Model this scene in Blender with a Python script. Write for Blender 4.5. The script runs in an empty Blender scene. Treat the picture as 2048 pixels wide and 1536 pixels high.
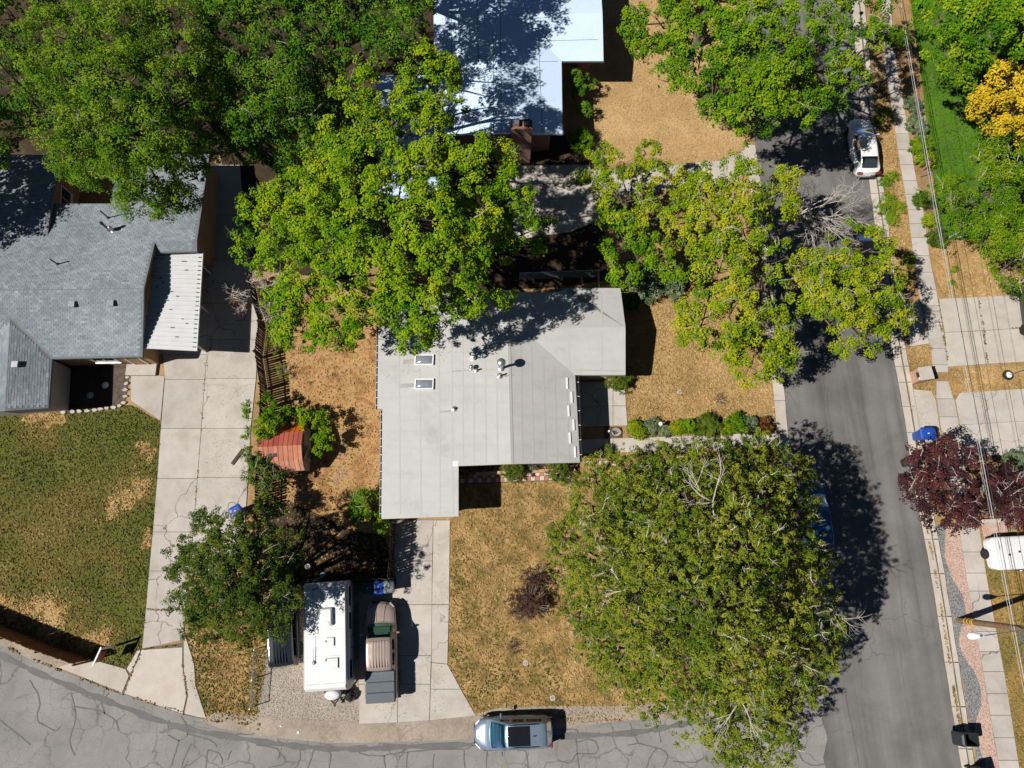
import bpy, bmesh, math, random
import numpy as np
from mathutils import Vector, Matrix

# ------------------------------------------------------------------ camera, sky, sun, exposure
R_ = math.radians
scene = bpy.context.scene
COL = scene.collection
CAM_H = 46.5                                   # drone height above the street, metres
FPX, CX, CY = 1420.0, 1024.0, 768.0            # focal length and centre on a 2048 x 1536 image
_down = np.array([(1010.0 - CX) / FPX, -(1125.0 - CY) / FPX, -1.0]); _down /= np.linalg.norm(_down)
_up = -_down
_X = np.array([1.0, 0, 0]) - _up[0] * _up; _X /= np.linalg.norm(_X)
_Y = np.cross(_up, _X)
ROT = np.array([_X, _Y, _up])                  # camera axes -> world axes
cam_d = bpy.data.cameras.new('camera'); cam = bpy.data.objects.new('camera', cam_d); COL.objects.link(cam)
cam_d.sensor_fit = 'HORIZONTAL'; cam_d.sensor_width = 36.0; cam_d.lens = FPX / 2048 * 36
cam_d.clip_start = 0.5; cam_d.clip_end = 5000
_m = Matrix([list(r) for r in ROT]).to_4x4(); _m.translation = (0, 0, CAM_H); cam.matrix_world = _m
scene.camera = cam

SUN_EL, SH = R_(49.0), np.array([0.952, 0.306])   # elevation; direction shadows fall
world = bpy.data.worlds.new('World'); scene.world = world; world.use_nodes = True
wn = world.node_tree.nodes; wl = world.node_tree.links
sky = wn.new('ShaderNodeTexSky'); sky.sky_type = 'NISHITA'; sky.sun_disc = False
sky.sun_elevation = SUN_EL; sky.sun_rotation = math.atan2(-SH[0], -SH[1])
sky.altitude = 1400; sky.air_density = 0.45; sky.dust_density = 0.1; sky.ozone_density = 3.0
wl.new(sky.outputs[0], wn['Background'].inputs[0]); wn['Background'].inputs[1].default_value = 0.05
sun_d = bpy.data.lights.new('sun', 'SUN'); sun_d.energy = 5.0; sun_d.angle = R_(0.5); sun_d.color = (1.0, 0.95, 0.87)
sun = bpy.data.objects.new('sun', sun_d); COL.objects.link(sun)
_d = Vector((SH[0] * math.cos(SUN_EL), SH[1] * math.cos(SUN_EL), -math.sin(SUN_EL)))
sun.rotation_euler = _d.to_track_quat('-Z', 'Y').to_euler(); sun.location = (-40, -12, 60)
scene.view_settings.view_transform = 'Standard'; scene.view_settings.look = 'None'
scene.view_settings.exposure = 0.18; scene.view_settings.gamma = 1.0; scene.view_settings.use_curve_mapping = False
scene.render.engine = 'CYCLES'
scene.cycles.max_bounces = 6; scene.cycles.diffuse_bounces = 2; scene.cycles.transparent_max_bounces = 4

# ------------------------------------------------------------------ helpers that turn image pixels into world positions
def P(px, py, z=0.0):
    """plan position of an image pixel, cast through the camera onto height z"""
    r = ROT @ np.array([(px - CX) / FPX, -(py - CY) / FPX, -1.0])
    t = (z - CAM_H) / r[2]
    return (float(r[0] * t), float(r[1] * t))
def P3(px, py, z=0.0):
    x, y = P(px, py, z); return (x, y, z)
def PP(pts, z=0.0): return [P(a, b, z) for a, b in pts]
def mpp(px, py, z):                             # metres per image pixel there
    a = P(px - 5, py, z); b = P(px + 5, py, z); return math.hypot(a[0] - b[0], a[1] - b[1]) / 10

rng = np.random.default_rng(7)
random.seed(7)
_perm = np.random.default_rng(3).random((256, 256))
def vnoise(x, y):
    x = np.asarray(x, float); y = np.asarray(y, float)
    xi = np.floor(x).astype(int); yi = np.floor(y).astype(int); fx = x - xi; fy = y - yi
    fx = fx * fx * (3 - 2 * fx); fy = fy * fy * (3 - 2 * fy)
    g = lambda a, b: _perm[a & 255, b & 255]
    return (g(xi, yi) * (1 - fx) + g(xi + 1, yi) * fx) * (1 - fy) + (g(xi, yi + 1) * (1 - fx) + g(xi + 1, yi + 1) * fx) * fy
def fnoise(x, y, s=1.0, oct=3):
    v = 0; a = 1; t = 0
    for i in range(oct):
        v = v + a * vnoise(x * s + 17.3 * i, y * s - 9.1 * i); t += a; a *= .5; s *= 2.03
    return v / t
def pip(x, y, poly):
    c = np.zeros(len(x), bool); n = len(poly)
    for i in range(n):
        x0, y0 = poly[i]; x1, y1 = poly[i - 1]
        if y0 == y1: continue
        k = ((y0 > y) != (y1 > y)) & (x < (x1 - x0) * (y - y0) / (y1 - y0) + x0)
        c ^= k
    return c
def scatter(poly, n, holes=()):
    p = np.array(poly); lo = p.min(0); hi = p.max(0)
    q = rng.random((n, 2)) * (hi - lo) + lo
    k = pip(q[:, 0], q[:, 1], poly)
    for h in holes: k &= ~pip(q[:, 0], q[:, 1], h)
    return q[k]

# ------------------------------------------------------------------ objects
def tag(o, label=None, cat=None, group=None, kind=None):
    if label: o['label'] = label
    if cat: o['category'] = cat
    if group: o['group'] = group
    if kind: o['kind'] = kind
    return o
def empty(name, loc=(0, 0, 0), rz=0.0):
    o = bpy.data.objects.new(name, None); COL.objects.link(o)
    o.location = loc if len(loc) == 3 else (loc[0], loc[1], 0); o.rotation_euler = (0, 0, rz); o.empty_display_size = .2
    return o
def thing(name, label, cat, loc=(0, 0, 0), rz=0.0, group=None): return tag(empty(name, loc, rz), label, cat, group)
def copy_tree(o, parent=None):
    c = o.copy(); COL.objects.link(c); c.parent = parent
    for ch in o.children: copy_tree(ch, c)
    return c
def link_mesh(name, me, mats, parent=None):
    for m in (mats if isinstance(mats, (list, tuple)) else [mats]): me.materials.append(m)
    o = bpy.data.objects.new(name, me); COL.objects.link(o)
    if parent is not None: o.parent = parent
    return o
def np_mesh(name, V, F, mat, parent=None, tint=None, smooth=False):
    """V (n,3) float, F (m,k) int: one mesh object built in bulk"""
    V = np.ascontiguousarray(V, np.float32); F = np.ascontiguousarray(F, np.int32); m, k = F.shape
    me = bpy.data.meshes.new(name); me.vertices.add(len(V)); me.vertices.foreach_set('co', V.ravel())
    me.loops.add(m * k); me.loops.foreach_set('vertex_index', F.ravel())
    me.polygons.add(m); me.polygons.foreach_set('loop_start', np.arange(0, m * k, k, dtype=np.int32))
    me.polygons.foreach_set('use_smooth', np.full(m, smooth, bool))
    if tint is not None:
        a = me.attributes.new('tint', 'FLOAT', 'FACE'); a.data.foreach_set('value', np.ascontiguousarray(tint, np.float32))
    me.update(calc_edges=True)
    return link_mesh(name, me, mat, parent)

class MB:
    """collects boxes, prisms, tubes, lofts; build() links them as one mesh object"""
    def __init__(s): s.v = []; s.f = []
    def add(s, vs, fs):
        b = len(s.v); s.v += [tuple(map(float, p)) for p in vs]; s.f += [tuple(i + b for i in f) for f in fs]; return s
    def box(s, c, d, rz=0.0, ry=0.0, rx=0.0, taper=1.0):
        hx, hy, hz = d[0] / 2, d[1] / 2, d[2] / 2
        M = Matrix.Translation(c) @ Matrix.Rotation(rz, 4, 'Z') @ Matrix.Rotation(ry, 4, 'Y') @ Matrix.Rotation(rx, 4, 'X')
        vs = [M @ Vector((sx * hx * (taper if sz > 0 else 1), sy * hy * (taper if sz > 0 else 1), sz * hz)) for sz in (-1, 1) for sx, sy in ((-1, -1), (1, -1), (1, 1), (-1, 1))]
        return s.add(vs, [(3, 2, 1, 0), (4, 5, 6, 7), (0, 1, 5, 4), (1, 2, 6, 5), (2, 3, 7, 6), (3, 0, 4, 7)])
    def cbox(s, c, d, b=0.02, rz=0.0):
        """box with chamfered upright and top edges"""
        hx, hy, z0, z1 = d[0] / 2, d[1] / 2, -d[2] / 2, d[2] / 2
        def ring(ix, z): x, y = hx - ix, hy - ix; return [(-x + b, -y, z), (x - b, -y, z), (x, -y + b, z), (x, y - b, z), (x - b, y, z), (-x + b, y, z), (-x, y - b, z), (-x, -y + b, z)]
        M = Matrix.Translation(c) @ Matrix.Rotation(rz, 4, 'Z')
        return s.loft([[M @ Vector(p) for p in r] for r in (ring(0, z0), ring(0, z1 - b), ring(b, z1))])
    def prism(s, poly, z0, z1, inset=0.0):
        a = sum(poly[i - 1][0] * poly[i][1] - poly[i][0] * poly[i - 1][1] for i in range(len(poly)))
        if a < 0: poly = poly[::-1]
        n = len(poly); top = poly
        if inset:
            cx = sum(p[0] for p in poly) / n; cy = sum(p[1] for p in poly) / n
            top = []
            for x, y in poly:
                d = math.hypot(x - cx, y - cy) or 1; top.append((x - (x - cx) / d * inset, y - (y - cy) / d * inset))
        return s.add([(x, y, z0) for x, y in poly] + [(x, y, z1) for x, y in top],
                     [tuple(range(n - 1, -1, -1)), tuple(range(n, 2 * n))] + [(i, (i + 1) % n, n + (i + 1) % n, n + i) for i in range(n)])
    def loft(s, rings, cap=True, closed=True):
        n = len(rings[0]); b = []
        for r in rings: b += list(r)
        f = []
        for k in range(len(rings) - 1):
            for i in range(n if closed else n - 1):
                j = (i + 1) % n; f.append((k * n + i, k * n + j, (k + 1) * n + j, (k + 1) * n + i))
        if cap: f += [tuple(range(n - 1, -1, -1)), tuple(range((len(rings) - 1) * n, len(rings) * n))]
        return s.add(b, f)
    def tube(s, pts, rad, n=6, cap=True):
        pts = [Vector(p) for p in pts]; rings = []
        if not isinstance(rad, (list, tuple)): rad = [rad] * len(pts)
        u = None
        for i, p in enumerate(pts):
            t = (pts[min(i + 1, len(pts) - 1)] - pts[max(i - 1, 0)]).normalized()
            if u is None: u = t.orthogonal().normalized()
            u = (u - t * u.dot(t)); u = u.normalized() if u.length > 1e-6 else t.orthogonal().normalized()
            w = t.cross(u)
            rings.append([p + (u * math.cos(a) + w * math.sin(a)) * rad[i] for a in (2 * math.pi * k / n for k in range(n))])
        return s.loft(rings, cap)
    def lathe(s, prof, c=(0, 0, 0), n=20):
        rings = [[(c[0] + r * math.cos(2 * math.pi * k / n), c[1] + r * math.sin(2 * math.pi * k / n), c[2] + z) for k in range(n)] for r, z in prof]
        return s.loft(rings)
    def ribbon(s, pts, w, z):
        """flat strip of width w (scalar or list) along plan points at height z"""
        n = len(pts); L = []; Rr = []
        for i in range(n):
            a = pts[max(i - 1, 0)]; b = pts[min(i + 1, n - 1)]; dx, dy = b[0] - a[0], b[1] - a[1]; d = math.hypot(dx, dy) or 1
            ww = (w[i] if isinstance(w, (list, tuple)) else w) / 2
            L.append((pts[i][0] - dy / d * ww, pts[i][1] + dx / d * ww, z)); Rr.append((pts[i][0] + dy / d * ww, pts[i][1] - dx / d * ww, z))
        return s.add(L + Rr, [(n + i, n + i + 1, i + 1, i) for i in range(n - 1)])
    def sheet(s, poly, z):
        a = sum(poly[i - 1][0] * poly[i][1] - poly[i][0] * poly[i - 1][1] for i in range(len(poly)))
        if a < 0: poly = poly[::-1]
        return s.add([(x, y, z) for x, y in poly], [tuple(range(len(poly)))])
    def build(s, name, mat, parent=None, smooth=False, angle=40):
        me = bpy.data.meshes.new(name); me.from_pydata(s.v, [], s.f); me.update()
        if smooth:
            me.polygons.foreach_set('use_smooth', np.ones(len(me.polygons), bool))
            try: me.set_sharp_from_angle(angle=R_(angle))
            except Exception: pass
        return link_mesh(name, me, mat, parent)

# ------------------------------------------------------------------ materials
def _nt(name):
    m = bpy.data.materials.new(name); m.use_nodes = True; nt = m.node_tree; return m, nt, nt.nodes['Principled BSDF']
def _ramp(nt, stops, fac):
    r = nt.nodes.new('ShaderNodeValToRGB'); e = r.color_ramp.elements
    while len(e) < len(stops): e.new(.5)
    for i, (p, c) in enumerate(stops): e[i].position = p; e[i].color = (*c, 1)
    nt.links.new(fac, r.inputs[0]); return r.outputs[0]
def _noise(nt, vec, scale, detail=4, rough=.6, dist=0.0):
    n = nt.nodes.new('ShaderNodeTexNoise'); n.inputs['Scale'].default_value = scale; n.inputs['Detail'].default_value = detail
    n.inputs['Roughness'].default_value = rough; n.inputs['Distortion'].default_value = dist; nt.links.new(vec, n.inputs['Vector']); return n.outputs[0]
def _mix(nt, a, b, fac=1.0, mode='MULTIPLY'):
    m = nt.nodes.new('ShaderNodeMix'); m.data_type = 'RGBA'; m.blend_type = mode; m.clamp_result = False
    if isinstance(fac, (int, float)): m.inputs[0].default_value = fac
    else: nt.links.new(fac, m.inputs[0])
    for v, k in ((a, 6), (b, 7)):
        if isinstance(v, tuple): m.inputs[k].default_value = (*v, 1)
        else: nt.links.new(v, m.inputs[k])
    return m.outputs[2]
def _bump(nt, bs, h, strength, dist=.02):
    b = nt.nodes.new('ShaderNodeBump'); b.inputs['Strength'].default_value = strength; b.inputs['Distance'].default_value = dist
    nt.links.new(h, b.inputs['Height']); nt.links.new(b.outputs[0], bs.inputs['Normal'])
def _pos(nt, stretch=None, rot=0.0, obj=False):
    if obj:
        v = nt.nodes.new('ShaderNodeTexCoord').outputs['Object']
    else: v = nt.nodes.new('ShaderNodeNewGeometry').outputs['Position']
    if stretch or rot:
        if rot:
            mr = nt.nodes.new('ShaderNodeMapping'); mr.inputs['Rotation'].default_value = (0, 0, rot); nt.links.new(v, mr.inputs['Vector']); v = mr.outputs[0]
        if stretch:
            mp = nt.nodes.new('ShaderNodeMapping'); mp.inputs['Scale'].default_value = stretch; nt.links.new(v, mp.inputs['Vector']); v = mp.outputs[0]
    return v
def grey(a): return (a, a, a)
def surf(name, big, bscale, fine=None, fscale=8.0, rough=.9, bump=.3, spec=.2, streak=None, per_obj=0.0, bumpscale=None, detail=5, obj=False, cracks=None):
    """ground-like surface: large patches (colour ramp) x fine grain (multiplying ramp)"""
    m, nt, bs = _nt(name); v = _pos(nt, obj=obj)
    c = _ramp(nt, big, _noise(nt, v, bscale, detail, .65, .3))
    f = _noise(nt, v, fscale, 6, .75)
    if fine: c = _mix(nt, c, _ramp(nt, [(p, grey(a)) for p, a in fine], f))
    if streak:
        sv = _pos(nt, streak[0], streak[1]); c = _mix(nt, c, _ramp(nt, [(p, grey(a)) for p, a in streak[3]], _noise(nt, sv, streak[2], 4, .6)))
    for sc, wd, dark, m0, m1 in (cracks or ()):       # fine crack network, present only in places
        wv = nt.nodes.new('ShaderNodeVectorMath'); wv.operation = 'MULTIPLY_ADD'; nn = nt.nodes.new('ShaderNodeTexNoise'); nn.inputs['Scale'].default_value = sc * 2.2; nn.inputs['Detail'].default_value = 3; nt.links.new(v, nn.inputs['Vector'])
        nt.links.new(nn.outputs['Color'], wv.inputs[0]); wv.inputs[1].default_value = (.55 / sc, .55 / sc, 0); nt.links.new(v, wv.inputs[2])
        vo = nt.nodes.new('ShaderNodeTexVoronoi'); vo.feature = 'DISTANCE_TO_EDGE'; vo.voronoi_dimensions = '2D'; vo.inputs['Scale'].default_value = sc; nt.links.new(wv.outputs[0], vo.inputs['Vector'])
        ln = _ramp(nt, [(wd * .3, grey(dark)), (wd, grey(1.0))], vo.outputs['Distance']); mk = _ramp(nt, [(m0, grey(0)), (m1, grey(1))], _noise(nt, v, sc * .35, 3, .5)); c = _mix(nt, c, _mix(nt, c, ln), mk, 'MIX')
    if per_obj:
        oi = nt.nodes.new('ShaderNodeObjectInfo')
        c = _mix(nt, c, _ramp(nt, [(0, grey(1 - per_obj)), (1, grey(1 + per_obj))], oi.outputs['Random']))
    nt.links.new(c, bs.inputs['Base Color']); bs.inputs['Roughness'].default_value = rough; bs.inputs['Specular IOR Level'].default_value = spec
    if bump: _bump(nt, bs, _noise(nt, v, bumpscale or fscale * 2, 5, .7), bump)
    return m
def plain(name, col, rough=.6, metal=0.0, spec=.4, coat=0.0, var=.12, scale=3.0, bump=0.0, obj=True, emis=None):
    """painted, metal or plastic thing with slight wear"""
    m, nt, bs = _nt(name); v = _pos(nt, obj=obj)
    n = _noise(nt, v, scale, 5, .65)
    c = _mix(nt, _ramp(nt, [(.25, tuple(x * (1 - var) for x in col)), (.75, tuple(min(1, x * (1 + var)) for x in col))], n), grey(1.0))
    nt.links.new(c, bs.inputs['Base Color'])
    rr = nt.nodes.new('ShaderNodeMapRange'); rr.inputs[3].default_value = max(0, rough - .08); rr.inputs[4].default_value = min(1, rough + .08)
    nt.links.new(n, rr.inputs[0]); nt.links.new(rr.outputs[0], bs.inputs['Roughness'])
    bs.inputs['Metallic'].default_value = metal; bs.inputs['Specular IOR Level'].default_value = spec; bs.inputs['Coat Weight'].default_value = coat; bs.inputs['Coat Roughness'].default_value = .08
    if bump: _bump(nt, bs, _noise(nt, v, scale * 4, 5, .7), bump)
    return m
def leafy(name, stops, trans=.16, rough=.6):
    """foliage: every leaf takes its own hue from the 'tint' attribute"""
    m, nt, bs = _nt(name)
    at = nt.nodes.new('ShaderNodeAttribute'); at.attribute_name = 'tint'
    c = _ramp(nt, stops, at.outputs['Fac'])
    nt.links.new(c, bs.inputs['Base Color']); bs.inputs['Roughness'].default_value = rough; bs.inputs['Specular IOR Level'].default_value = .10
    tr = nt.nodes.new('ShaderNodeBsdfTranslucent'); nt.links.new(_mix(nt, c, (1.15, 1.15, .55)), tr.inputs['Color'])
    mx = nt.nodes.new('ShaderNodeMixShader'); mx.inputs[0].default_value = trans
    nt.links.new(bs.outputs[0], mx.inputs[1]); nt.links.new(tr.outputs[0], mx.inputs[2])
    nt.links.new(mx.outputs[0], nt.nodes['Material Output'].inputs['Surface'])
    return m
def tinted(name, stops, rough=.9, bump=.0, spec=.2):
    """pieces joined in one mesh, each with its own tone"""
    m, nt, bs = _nt(name); at = nt.nodes.new('ShaderNodeAttribute'); at.attribute_name = 'tint'
    c = _ramp(nt, stops, at.outputs['Fac']); v = _pos(nt)
    c = _mix(nt, c, _ramp(nt, [(.2, grey(.8)), (.8, grey(1.2))], _noise(nt, v, 1.3, 6, .7)))
    nt.links.new(c, bs.inputs['Base Color']); bs.inputs['Roughness'].default_value = rough; bs.inputs['Specular IOR Level'].default_value = spec
    return m
def bricky(name, c1, c2, mortar, w=.22, h=.075):
    m, nt, bs = _nt(name); v = _pos(nt)
    sep = nt.nodes.new('ShaderNodeSeparateXYZ'); nt.links.new(v, sep.inputs[0])
    ad = nt.nodes.new('ShaderNodeMath'); nt.links.new(sep.outputs[0], ad.inputs[0]); nt.links.new(sep.outputs[1], ad.inputs[1])
    cb = nt.nodes.new('ShaderNodeCombineXYZ'); nt.links.new(ad.outputs[0], cb.inputs[0]); nt.links.new(sep.outputs[2], cb.inputs[1])
    b = nt.nodes.new('ShaderNodeTexBrick'); b.inputs['Scale'].default_value = 1; b.inputs['Brick Width'].default_value = w; b.inputs['Row Height'].default_value = h
    b.inputs['Mortar Size'].default_value = .008; b.inputs['Color1'].default_value = (*c1, 1); b.inputs['Color2'].default_value = (*c2, 1); b.inputs['Mortar'].default_value = (*mortar, 1)
    nt.links.new(cb.outputs[0], b.inputs['Vector']); nt.links.new(b.outputs['Color'], bs.inputs['Base Color']); bs.inputs['Roughness'].default_value = .9
    inv = nt.nodes.new('ShaderNodeMath'); inv.operation = 'SUBTRACT'; inv.inputs[0].default_value = 1; nt.links.new(b.outputs['Fac'], inv.inputs[1]); _bump(nt, bs, inv.outputs[0], .6, .01)
    return m

FG = [(.25, .62), (.5, 1.0), (.75, 1.35)]        # grass grain
MT = {
 'ground': surf('dry_ground', [(.3, (.22, .13, .058)), (.5, (.34, .215, .10)), (.7, (.42, .29, .15))], .35, FG, 5.5, bump=.6),
 'litter': surf('leaf_litter_shade', [(.3, (.030, .021, .013)), (.55, (.055, .038, .023)), (.75, (.14, .098, .06))], .5, FG, 5.0, bump=.7),  # dark litter, also paints the conifer's shade into the yard ground
 'yard': surf('bare_dirt_yard', [(.28, (.17, .085, .038)), (.42, (.32, .17, .072)), (.53, (.44, .265, .108)), (.63, (.36, .215, .125)), (.78, (.46, .32, .20))], .8, FG, 4.5, bump=.6),
 'front': surf('dry_front_lawn', [(.34, (.12, .105, .028)), (.46, (.25, .165, .058)), (.58, (.38, .245, .098)), (.75, (.46, .315, .148))], .9, FG, 7.0, bump=.6),
 'side': surf('straw_lawn', [(.3, (.24, .155, .058)), (.5, (.38, .248, .102)), (.7, (.47, .325, .155))], .5, FG, 6.0, bump=.6),
 'mulch': surf('woodchip_yard', [(.3, (.34, .22, .098)), (.5, (.43, .285, .132)), (.7, (.50, .345, .175))], .4, [(.25, .6), (.5, 1.0), (.75, 1.4)], 8.0, bump=.7),
 'leftlawn': surf('patchy_green_lawn', [(.30, (.078, .092, .014)), (.48, (.110, .112, .020)), (.62, (.155, .128, .030)), (.75, (.27, .195, .08)), (.86, (.40, .30, .17))], .30, FG, 6.5, bump=.6),
 'green': surf('green_lawn', [(.3, (.045, .13, .006)), (.6, (.075, .18, .009)), (.8, (.12, .21, .016))], .5, FG, 6.0, bump=.5),
 'eastlawn': surf('browning_lawn', [(.3, (.13, .12, .03)), (.5, (.24, .17, .05)), (.7, (.38, .23, .07))], .4, FG, 6.0, bump=.6),
 'soil': surf('dark_soil', [(.3, (.045, .03, .02)), (.7, (.085, .058, .038))], 1.0, FG, 8.0, bump=.8),
 'barkbed': surf('bark_mulch', [(.3, (.06, .045, .035)), (.7, (.14, .11, .09))], 3.0, [(.3, .6), (.7, 1.5)], 14.0, bump=.9),
 'asphalt': surf('worn_asphalt', [(.3, (.122, .12, .117)), (.5, (.158, .155, .151)), (.72, (.20, .195, .188))], .25, [(.3, .86), (.7, 1.14)], 16.0, bump=.35, spec=.25, cracks=[(.35, .010, .65, .56, .66)],
                 streak=((1.0, .045, 1.0), R_(-2.66), .9, [(.30, .62), (.44, .92), (.58, 1.04), (.74, 1.20)])),
 'asphalt_old': surf('old_grey_asphalt', [(.3, (.195, .19, .182)), (.5, (.245, .238, .227)), (.72, (.295, .286, .27))], .35, [(.3, .86), (.7, 1.14)], 14.0, bump=.4, spec=.2, cracks=[(.55, .034, .62, .44, .54), (1.4, .026, .74, .42, .52)]),
 'shoulder': surf('gravelly_shoulder', [(.3, (.26, .215, .17)), (.5, (.33, .28, .225)), (.7, (.40, .34, .27))], .6, [(.25, .75), (.75, 1.25)], 9.0, bump=.6, cracks=[(1.6, .04, .7, .40, .5)]),
 'tar': surf('crack_sealant', [(.3, (.115, .114, .112)), (.7, (.165, .163, .158))], 2.0, [(.3, .9), (.7, 1.1)], 10, rough=.7, bump=.1),
 'tarband': surf('tar_band', [(.3, (.12, .12, .118)), (.7, (.165, .163, .159))], 1.0, [(.3, .9), (.7, 1.1)], 10, rough=.75, bump=.1),
 'concrete': surf('weathered_concrete', [(.28, (.375, .338, .30)), (.5, (.455, .418, .38)), (.72, (.51, .472, .434))], .7, [(.25, .92), (.75, 1.07)], 9.0, bump=.15, per_obj=.08, cracks=[(.30, .010, .35, .50, .56)]),
 'concrete2': surf('pale_concrete', [(.28, (.42, .375, .33)), (.5, (.485, .44, .39)), (.72, (.53, .485, .44))], .9, [(.25, .92), (.75, 1.07)], 12.0, bump=.15, per_obj=.07),
 'joint': surf('joint_dirt', [(.3, (.09, .075, .055)), (.6, (.17, .14, .10)), (.8, (.13, .15, .06))], 2.5, FG, 9, bump=.5),
 'padgravel': surf('gravel_bed', [(.3, (.30, .26, .215)), (.7, (.42, .37, .31))], .6, [(.25, .7), (.75, 1.3)], 9, bump=.7),
 'greygravel': surf('grey_gravel_bed', [(.3, (.17, .175, .175)), (.7, (.24, .245, .245))], .8, [(.25, .7), (.75, 1.3)], 10, bump=.7),
 'pinkgravel': surf('pink_gravel_bed', [(.3, (.42, .29, .24)), (.7, (.52, .37, .31))], .8, [(.25, .75), (.75, 1.25)], 10, bump=.7),
}
# ------------------------------------------------------------------ the setting: ground, streets, paving
def sheet(name, pts, z, mat, kind='structure', world_pts=False):
    return tag(MB().sheet(pts if world_pts else PP(pts), z).build(name, mat), kind=kind)
ground = sheet('ground', [(-1500, -1500), (1500, -1500), (1500, 1500), (-1500, 1500)], 0.0, MT['ground'], world_pts=True)

LAWN = {
 'left': [(-260, 815), (95, 822), (130, 815), (262, 810), (322, 844), (310, 1024), (298, 1150), (288, 1300), (262, 1345), (190, 1322), (0, 1262), (-260, 1120)],
 'front': [(898, 1040), (917, 1030), (917, 930), (1165, 925), (1170, 906), (1560, 893), (1610, 1000), (1640, 1330), (1560, 1400), (1390, 1432), (1240, 1440), (1130, 1448), (950, 1432), (895, 1330)],
 'side': [(1225, 560), (1545, 560), (1550, 780), (1562, 868), (1256, 880), (1252, 770), (1245, 600)],
 'yard': [(545, 640), (770, 640), (770, 1060), (790, 1160), (560, 1180), (520, 1000), (575, 860), (560, 700)],
 'mulch': [(1150, -120), (1490, -120), (1500, 290), (1440, 322), (1330, 330), (1180, 320), (1140, 150)],
 'strip': [(376, 1235), (520, 1180), (545, 1260), (515, 1440), (420, 1440), (385, 1380)],
 'eastdry': [(1850, 490), (2200, 470), (2200, 595), (1892, 600), (1862, 530)],
 'eastmid': [(1890, 745), (1905, 738), (2200, 725), (2200, 782), (1915, 790), (1900, 800), (1890, 770)],
 'eastgreen': [(1800, -150), (2250, -150), (2250, 480), (1880, 480), (1866, 350), (1848, 200)],
 'eastlow': [(1962, 1100), (2220, 1080), (2220, 1536), (2260, 1700), (2065, 1700), (2038, 1536), (2005, 1330), (1988, 1240)],
 'post': [(1812, 694), (1858, 690), (1868, 745), (1872, 800), (1862, 781), (1822, 777)],
 'verge': [(1738, 150), (1762, 150), (1785, 235), (1800, 340), (1818, 430), (1832, 560), (1815, 590), (1796, 590), (1772, 420), (1755, 330)],
}
LW = {k: PP(v) for k, v in LAWN.items()}
_names = {'left': ('lawn', 'leftlawn'), 'front': ('lawn', 'front'), 'side': ('lawn', 'side'), 'yard': ('back_yard', 'yard'), 'mulch': ('front_yard', 'mulch'), 'strip': ('grass_strip', 'front'),
          'eastdry': ('lawn', 'side'), 'eastmid': ('grass_strip', 'side'), 'eastgreen': ('lawn', 'green'), 'eastlow': ('lawn', 'eastlawn'), 'verge': ('grass_verge', 'side'), 'post': ('grass_verge', 'side')}
for k, pts in LAWN.items(): sheet(_names[k][0], pts, .006, MT[_names[k][1]])

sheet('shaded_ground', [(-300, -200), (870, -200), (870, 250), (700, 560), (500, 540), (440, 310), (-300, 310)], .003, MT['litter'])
sheet('shaded_ground', [(575, 1000), (640, 1030), (700, 1060), (770, 1070), (788, 1162), (560, 1175), (520, 1010)], .009, MT['litter'])  # dark sheet paints the conifer's shade into the yard ground
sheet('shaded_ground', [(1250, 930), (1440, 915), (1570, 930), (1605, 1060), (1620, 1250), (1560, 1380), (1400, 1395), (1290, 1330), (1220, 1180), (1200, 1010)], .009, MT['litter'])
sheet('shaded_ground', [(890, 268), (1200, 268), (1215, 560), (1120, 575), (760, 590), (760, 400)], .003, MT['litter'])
# streets
EAST = [(1690, -150), (1702, 0), (1712, 120), (1724, 240), (1735, 340), (1748, 440), (1766, 580), (1784, 699), (1796, 765), (1813, 865), (1825, 960), (1838, 1024), (1861, 1147), (1889, 1324), (1916, 1497), (1940, 1640), (1960, 1760)]
WEST = [(1470, -150), (1482, 0), (1496, 150), (1510, 290), (1528, 420), (1546, 600), (1566, 760), (1576, 870), (1588, 960), (1606, 1080), (1625, 1220), (1632, 1330), (1600, 1400)]
street_e = sheet('street', WEST + [(1560, 1760)] + EAST[::-1], .012, MT['asphalt'])
NORTH = [(-300, 1175), (-120, 1240), (0, 1288), (67, 1320), (110, 1335), (200, 1371), (247, 1387), (367, 1427), (420, 1442), (520, 1456), (660, 1462), (800, 1458), (950, 1440), (1040, 1445), (1127, 1454), (1237, 1441), (1330, 1432), (1420, 1428), (1520, 1415), (1600, 1398), (1640, 1370)]
street_s = sheet('street', NORTH + [(1652, 1400), (1643, 1440), (1655, 1475), (1646, 1515), (1658, 1560), (1650, 1620), (1665, 1760), (-500, 1760)], .018, MT['asphalt_old'])
sheet('road_shoulder', [(400, 1440), (430, 1425), (515, 1432), (718, 1444), (795, 1441), (950, 1428), (1000, 1415), (1100, 1412), (1240, 1412), (1330, 1405), (1420, 1400), (1510, 1400), (1600, 1398), (1520, 1418), (1420, 1430), (1237, 1442), (1127, 1456), (1040, 1462), (950, 1478), (802, 1484), (660, 1486), (512, 1471), (440, 1456)], .022, MT['shoulder'])

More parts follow.
